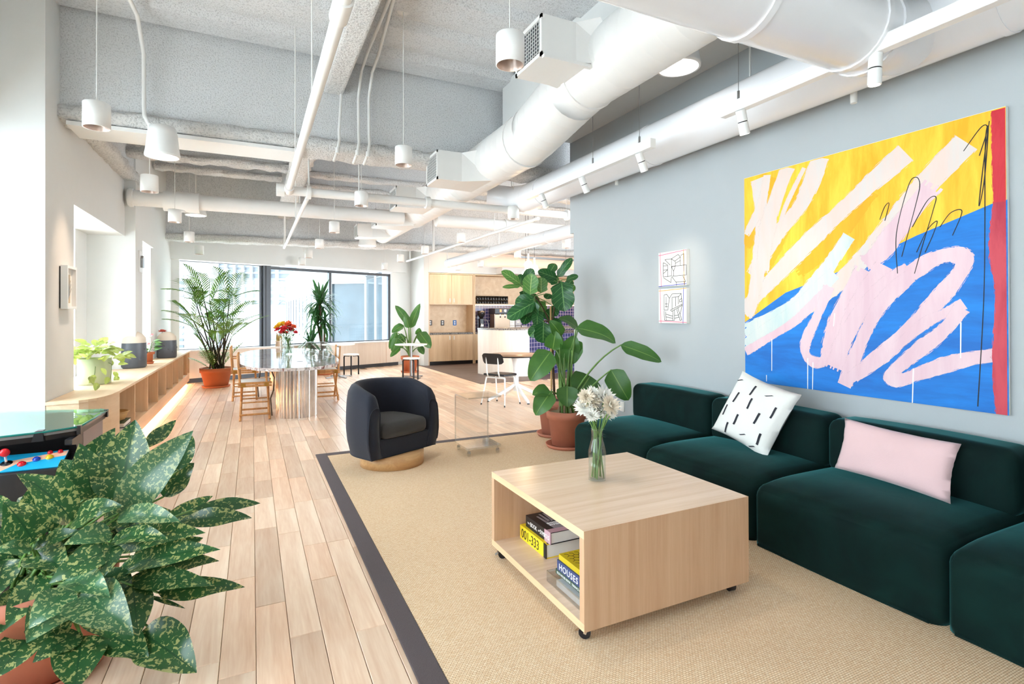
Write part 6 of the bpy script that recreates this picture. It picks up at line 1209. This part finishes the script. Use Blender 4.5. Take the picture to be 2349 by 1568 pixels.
for row in range(2):
    for i in range(n):
        lab = '%s black mug from the left in the %s tier on the kitchen shelf' % (ORDS[i], ('lower', 'upper')[row]); loc = (mx0+.05+(mx1-mx0-.1)*i/(n-1), KY+.22, 1.826+row*.125)
        if mg is None:
            mg = thing('mug', lab, 'mug', loc, 0, 'black mugs stacked on the kitchen shelf'); MB().lathe([(.001, 0), (.044, 0), (.047, .01), (.047, .12), (.041, .12), (.04, .02)], n=18).build('cup', 'mug_black', mg); MB().tube([(.045, 0, .09), (.07, 0, .085), (.07, 0, .04), (.045, 0, .03)], .006, 6).build('handle', 'mug_black', mg)
        else: dup(mg, loc, 2.2, lab)
gm = None
for i in range(7):
    loc = (atY(1236+i*5.2, 700, KY+.25).x, KY+.25, 1.827); lab = '%s clear tumbler from the left on the kitchen shelf behind the fig' % ORDS[i]
    if gm is None: gm = thing('tumbler', lab, 'glass', loc, 0, 'tumblers on the kitchen shelf'); MB().lathe([(.001, 0), (.036, 0), (.042, .15), (.038, .15), (.033, .01)], n=16).build('glass_body', 'clear_glass', gm)
    else: dup(gm, loc, None, lab)
cz = .951
def kp(px): return atY(px, 740, KY+.3).x
g_ = thing('coffee_grinder', 'black coffee grinder on the kitchen counter, next to the cabinet', 'coffee grinder', (kp(1104), KY+.3, cz)); MB().box(-.10, -.12, 0, .10, .12, .04).build('base', 'black_plastic', g_, bevel=.01); MB().box(-.07, -.06, .04, .07, .08, .42).build('body', 'black_plastic', g_, bevel=.02); MB().lathe([(.05, .42), (.12, .55), (.12, .66), (.001, .66)], n=20).build('hopper', 'black_metal', g_)
MB().prism([(-.05, -.05), (.05, -.05), (.05, .03), (.02, -.01), (-.01, .05)], 0, .004).build('emblem', 'white_metal', g_).matrix_local = frame((0, -.062, .22), (1, 0, 0), (0, 0, 1)); MB().tube([(.08, 0, .40), (.20, 0, .36), (.26, 0, .2), (.22, 0, .05)], .012, 8).build('hose', 'grey_metal', g_)
plain('steel_warm', srgb(150, 128, 108), .3, .8)
e_ = thing('coffee_machine', 'wide steel coffee brewer with red lit display behind the bar', 'coffee machine', (kp(1146), KY+.28, cz)); MB().box(-.26, -.2, 0, .26, .2, .55).build('body', 'steel_warm', e_, bevel=.01); MB().box(-.28, -.22, .55, .28, .22, .74).build('head', 'black_plastic', e_, bevel=.02); MB().box(-.10, -.225, .62, -.04, -.22, .70).build('display', 'dispenser_red', e_); MB().box(.06, -.225, .63, .12, -.22, .69).build('display', 'bulb', e_)
for x in (-.07, .09): MB().lathe([(.04, 0), (.05, -.1), (.02, -.14), (.001, -.14)], (x, -.16, .55), 14).build('nozzle', 'chrome', e_)
MB().box(-.275, -.205, 0, -.262, -.195, .56).build('trim_strip', 'white_metal', e_)
plain('tin_grey', srgb(150, 142, 140), .35, .6); k_ = 0
for px, r_ in ((1170, 2), (1184, 2), (1198, 1)):
    for j in range(r_): t = thing('storage_tin', '%s grey storage tin with a paper label, on the counter behind the bar, %s' % (('left', 'middle', 'right')[k_], ('bottom', 'top')[j]), 'tin', (kp(px), KY+.25, cz+j*.19), 0, 'storage tins behind the bar'); MB().box(-.10, -.1, 0, .10, .1, .185).build('box', 'tin_grey' if px != 1170 else 'white_metal', t, bevel=.006); MB().box(-.05, -.102, .08, .05, -.1, .13).build('paper_label', 'linen', t)
    k_ += 1
# bar
br = thing('bar_counter', 'curved white kitchen bar with a terrazzo top and blue tiled side', 'bar counter', (5.6, 12.2, 0)); bo = Vector((5.6, 12.2))
arc = [Vector(p)-bo for p in bez((5.154, 12.6, 0), (5.20, 11.55, 0), (6.03, 11.45, 0), 18) for p in [(p.x, p.y)]]
MB().prism([tuple(p) for p in arc]+[(6.10-bo.x, 11.55-bo.y), (6.10-bo.x, 12.6-bo.y)], 0, 1.115).build('curved_front', 'pale_panel', br)
q0, q1 = Vector((6.035, 11.46))-bo, Vector((8.6, 12.30))-bo; nn = Vector((-(q1-q0).y, (q1-q0).x)).normalized()
MB().prism([tuple(q0), tuple(q1), tuple(q1+nn*.5), tuple(q0+nn*.5)], 0, 1.0).build('tiled_side', 'blue_tile', br)
MB().prism([tuple(p*1.02) for p in arc]+[tuple(q0-nn*.1), tuple(q1-nn*.12), tuple(q1+nn*.55), (6.1-bo.x, 12.65-bo.y)], 1.115, 1.155).build('counter', 'terrazzo', br)
for px, l in ((1246, 'black bar stool at the tiled side of the bar, left one'), (1272, 'black bar stool at the tiled side of the bar, right one')):
    p = atZ(px, 856, 0); t = thing('bar_stool', l, 'stool', (p.x, p.y+.12, 0), .3); MB().lathe([(.001, .72), (.15, .72), (.16, .735), (.15, .75), (.001, .75)], n=20).build('seat', 'black_metal', t)
    for k in range(4): a = .78+k*math.pi/2; MB().tube([(.09*math.cos(a), .09*math.sin(a), .72), (.19*math.cos(a), .19*math.sin(a), 0)], .011, 8).build('leg', 'black_metal', t)
    MB().tube([(.165*math.cos(a), .165*math.sin(a), .25) for a in [i*math.pi/8 for i in range(17)]], .008, 6).build('foot_ring', 'black_metal', t)
for px, py, z, l in ((1212, 607, 2.55, 'glowing glass globe pendant over the kitchen bar, left one'), (1226, 616, 2.50, 'glowing glass globe pendant over the kitchen bar, right one'), (1206, 628, 2.42, 'lowest glowing globe pendant, half behind the fig leaves')):
    p = atZ(px, py, z); t = thing('globe_pendant', l, 'pendant lamp', p, 0, 'globe pendants over the kitchen bar'); MB().sph((0, 0, 0), .085, 18, 12).build('globe', 'bulb', t); MB().tube([(0, 0, .08), (0, 0, .24)], .02, 10).build('socket', 'white_metal', t); MB().tube([(0, 0, .24), (0, 0, ZD-p.z)], .004, 6).build('cord', 'black_metal', t); lamp('globe_lamp', 'POINT', p-V(0, 0, .12), 5, (1, .66, .38), .09)
lamp('cove_lamp', 'AREA', (8.6, 15.02, 2.98), 3.5, (1, .46, .2), 4.2, (8.6, 15.25, 4.2), size_y=.15)
lamp('shelf_lamp', 'AREA', (8.3, KY+.12, 1.775), 5, (1, .7, .45), 4.0, (8.3, KY+.35, .9), size_y=.04)
lamp('niche_lamp', 'AREA', (5.38, 14.2, 3.0), 3, (1, .66, .4), .2, (5.38, KY, 2.0))
cl = thing('linear_light', 'grey linear light fixture above the fig plant at the wall end', 'ceiling light', (7.6, 12.3, 2.95)); MB().bar((-1.6, -.2, 0), (1.4, .2, .02), .07, .05).build('housing', 'grey_metal', cl); MB().tube([(0, 0, .02), (0, 0, 1.48)], .005, 6).build('cable', 'grey_metal', cl); MB().tube([(.9, .12, .02), (.9, .12, 1.48)], .005, 6).build('cable', 'grey_metal', cl)

# ================================================================== seen through the windows
def ext(name, c, rough=.5): return plain(name, c, rough, var=.08, nscale=.6)
ext('ext_white', (.22, .22, .22)); ext('ext_pale', (.15, .168, .19)); ext('ext_glass', (.10, .118, .14), .4); ext('ext_concrete', (.13, .13, .13)); plain('ext_dark', (.03, .045, .055), .08, var=.5, nscale=1.5); ext('ext_grey', (.05, .062, .075)); plain('ext_dark2', (.012, .018, .022), .12, var=.6, nscale=.8)
def gp(px, t, z=0.0): p = atT(px, 720, t); return Vector((p.x, p.y, z))
def wallseg(mb, a, b, z0, z1, th=.3, m=0):
    a, b = Vector((a.x, a.y)), Vector((b.x, b.y)); d = (b-a).normalized(); n = Vector((-d.y, d.x))*th
    return mb.prism([tuple(a), tuple(b), tuple(b+n), tuple(a+n)], z0, z1, m)
def zat(py, t): return 1.5-t*(py-PY)/F
TT = 90.0
tw = thing('office_tower', 'pale office tower with white vertical fins beyond the far left window', 'building', gp(500, TT)); O = Vector(tw.location)
def G(px, t): return gp(px, t)-O
wallseg(MB(), G(380, TT), G(700, TT), -30, 40, 12).build('facade', 'ext_glass', tw)
for px in (415, 435.6, 456.4, 476.7, 496.9, 517, 536.8, 556, 575.4, 595, 615, 634): wallseg(MB(), G(px-2.4, TT-.6), G(px+2.4, TT-.6), -30, 40, .7).build('fin', 'ext_white', tw)
for k in range(34): z = -18+k*1.1; wallseg(MB(), G(380, TT-.1), G(700, TT-.1), z, z+.42, .3).build('spandrel', 'ext_pale', tw)
lb = thing('low_building', 'low bright building with a window band below the tower', 'building', gp(575, 60)); O = Vector(lb.location); wallseg(MB(), G(518, 60), G(672, 60), -20, zat(690, 60), 15).build('wall', 'ext_white', lb)
for (x0, x1, y0, y1) in ((552, 598, 757, 776), (556, 597, 788, 800), (616, 640, 757, 772), (619, 655, 690, 692)): wallseg(MB(), G(x0, 59.8), G(x1, 59.8), zat(y1, 59.8), zat(y0, 59.8), .3).build('window', 'ext_grey', lb)
wallseg(MB(), G(518, 59.7), G(672, 59.7), zat(746, 59.7), zat(743, 59.7), .2).build('ledge', 'ext_pale', lb)
bb = thing('banded_building', 'white banded building at the left edge of the far window', 'building', gp(410, 70)); O = Vector(bb.location); wallseg(MB(), G(396, 70), G(424, 70), -25, 45, 8).build('wall', 'ext_white', bb)
for k in range(13): y = 622+k*14.6; wallseg(MB(), G(407, 69.8), G(420, 69.8), zat(y+6, 69.8), zat(y, 69.8), .3).build('window', 'ext_grey', bb)
wg = thing('building_wing', 'neighbouring concrete wing with a glazed corner room, seen through the window', 'building', gp(757, 24)); O = Vector(wg.location)
TA = 24.0; a0, a1 = G(732, TA), G(838, TA-.4); c1_ = G(655, 44); b1_ = G(905, 19.5)
wallseg(MB(), a0, a1, zat(642, TA), zat(600, TA), .4).build('parapet', 'ext_concrete', wg); wallseg(MB(), a0, G(757, TA-.06), zat(800, TA), zat(642, TA), .4).build('pier', 'ext_concrete', wg)
wallseg(MB(), a0, a1, zat(800, TA), zat(776, TA), .5).build('sill', 'ext_white', wg); wallseg(MB(), G(757, TA), a1, zat(776, TA), zat(642, TA), .1).build('pane', 'ext_dark', wg)
for px, w in ((759, 2), (836, 4)): wallseg(MB(), G(px-w, TA-.15), G(px+w, TA-.15), zat(776, TA), zat(640, TA), .1).build('frame', 'ext_white', wg)
wallseg(MB(), G(757, TA-.15), G(838, TA-.5), zat(644, TA), zat(640, TA), .1).build('frame', 'ext_white', wg); wallseg(MB(), G(822, TA-.12), G(823, TA-.12), zat(776, TA), zat(650, TA), .06).build('frame', 'ext_pale', wg)
for x0, x1, y0, y1, m in ((775, 782, 710, 776, 'ext_grey'), (791, 834, 713, 728, 'ext_pale'), (770, 836, 708, 711, 'ext_dark2'), (785, 836, 729, 760, 'ext_dark2')): wallseg(MB(), G(x0, TA-.04), G(x1, TA-.04), zat(y1, TA), zat(y0, TA), .02).build('inner_view', m, wg)
wallseg(MB(), a1, b1_, zat(776, TA)-.0, zat(640, TA)+.25, .1).build('pane', 'ext_dark', wg); wallseg(MB(), a1, b1_, zat(776, TA)-1.2, zat(776, TA), .3).build('sill', 'ext_white', wg); wallseg(MB(), a1, b1_, zat(640, TA)+.05, zat(640, TA)+.32, .2).build('frame', 'ext_white', wg)
for f in (.02, .40, .80): p = a1.lerp(b1_, f); wallseg(MB(), p+V(-.08, -.1, 0), p+V(.02, -.12, 0), zat(776, TA), zat(640, TA)+.2, .08).build('frame', 'ext_white', wg)
wallseg(MB(), c1_, a0, -8, zat(560, TA), .5).build('side_wall', 'ext_white', wg)
for i in range(9):
    f = .04+i*.098; p, q_ = c1_.lerp(a0, f), c1_.lerp(a0, f+.045); d = Vector(((a0-c1_).y, -(a0-c1_).x, 0)).normalized()*.04; wallseg(MB(), p+d, q_+d, zat(778, TA), zat(652, TA)-.2, .1).build('window', 'ext_grey', wg)
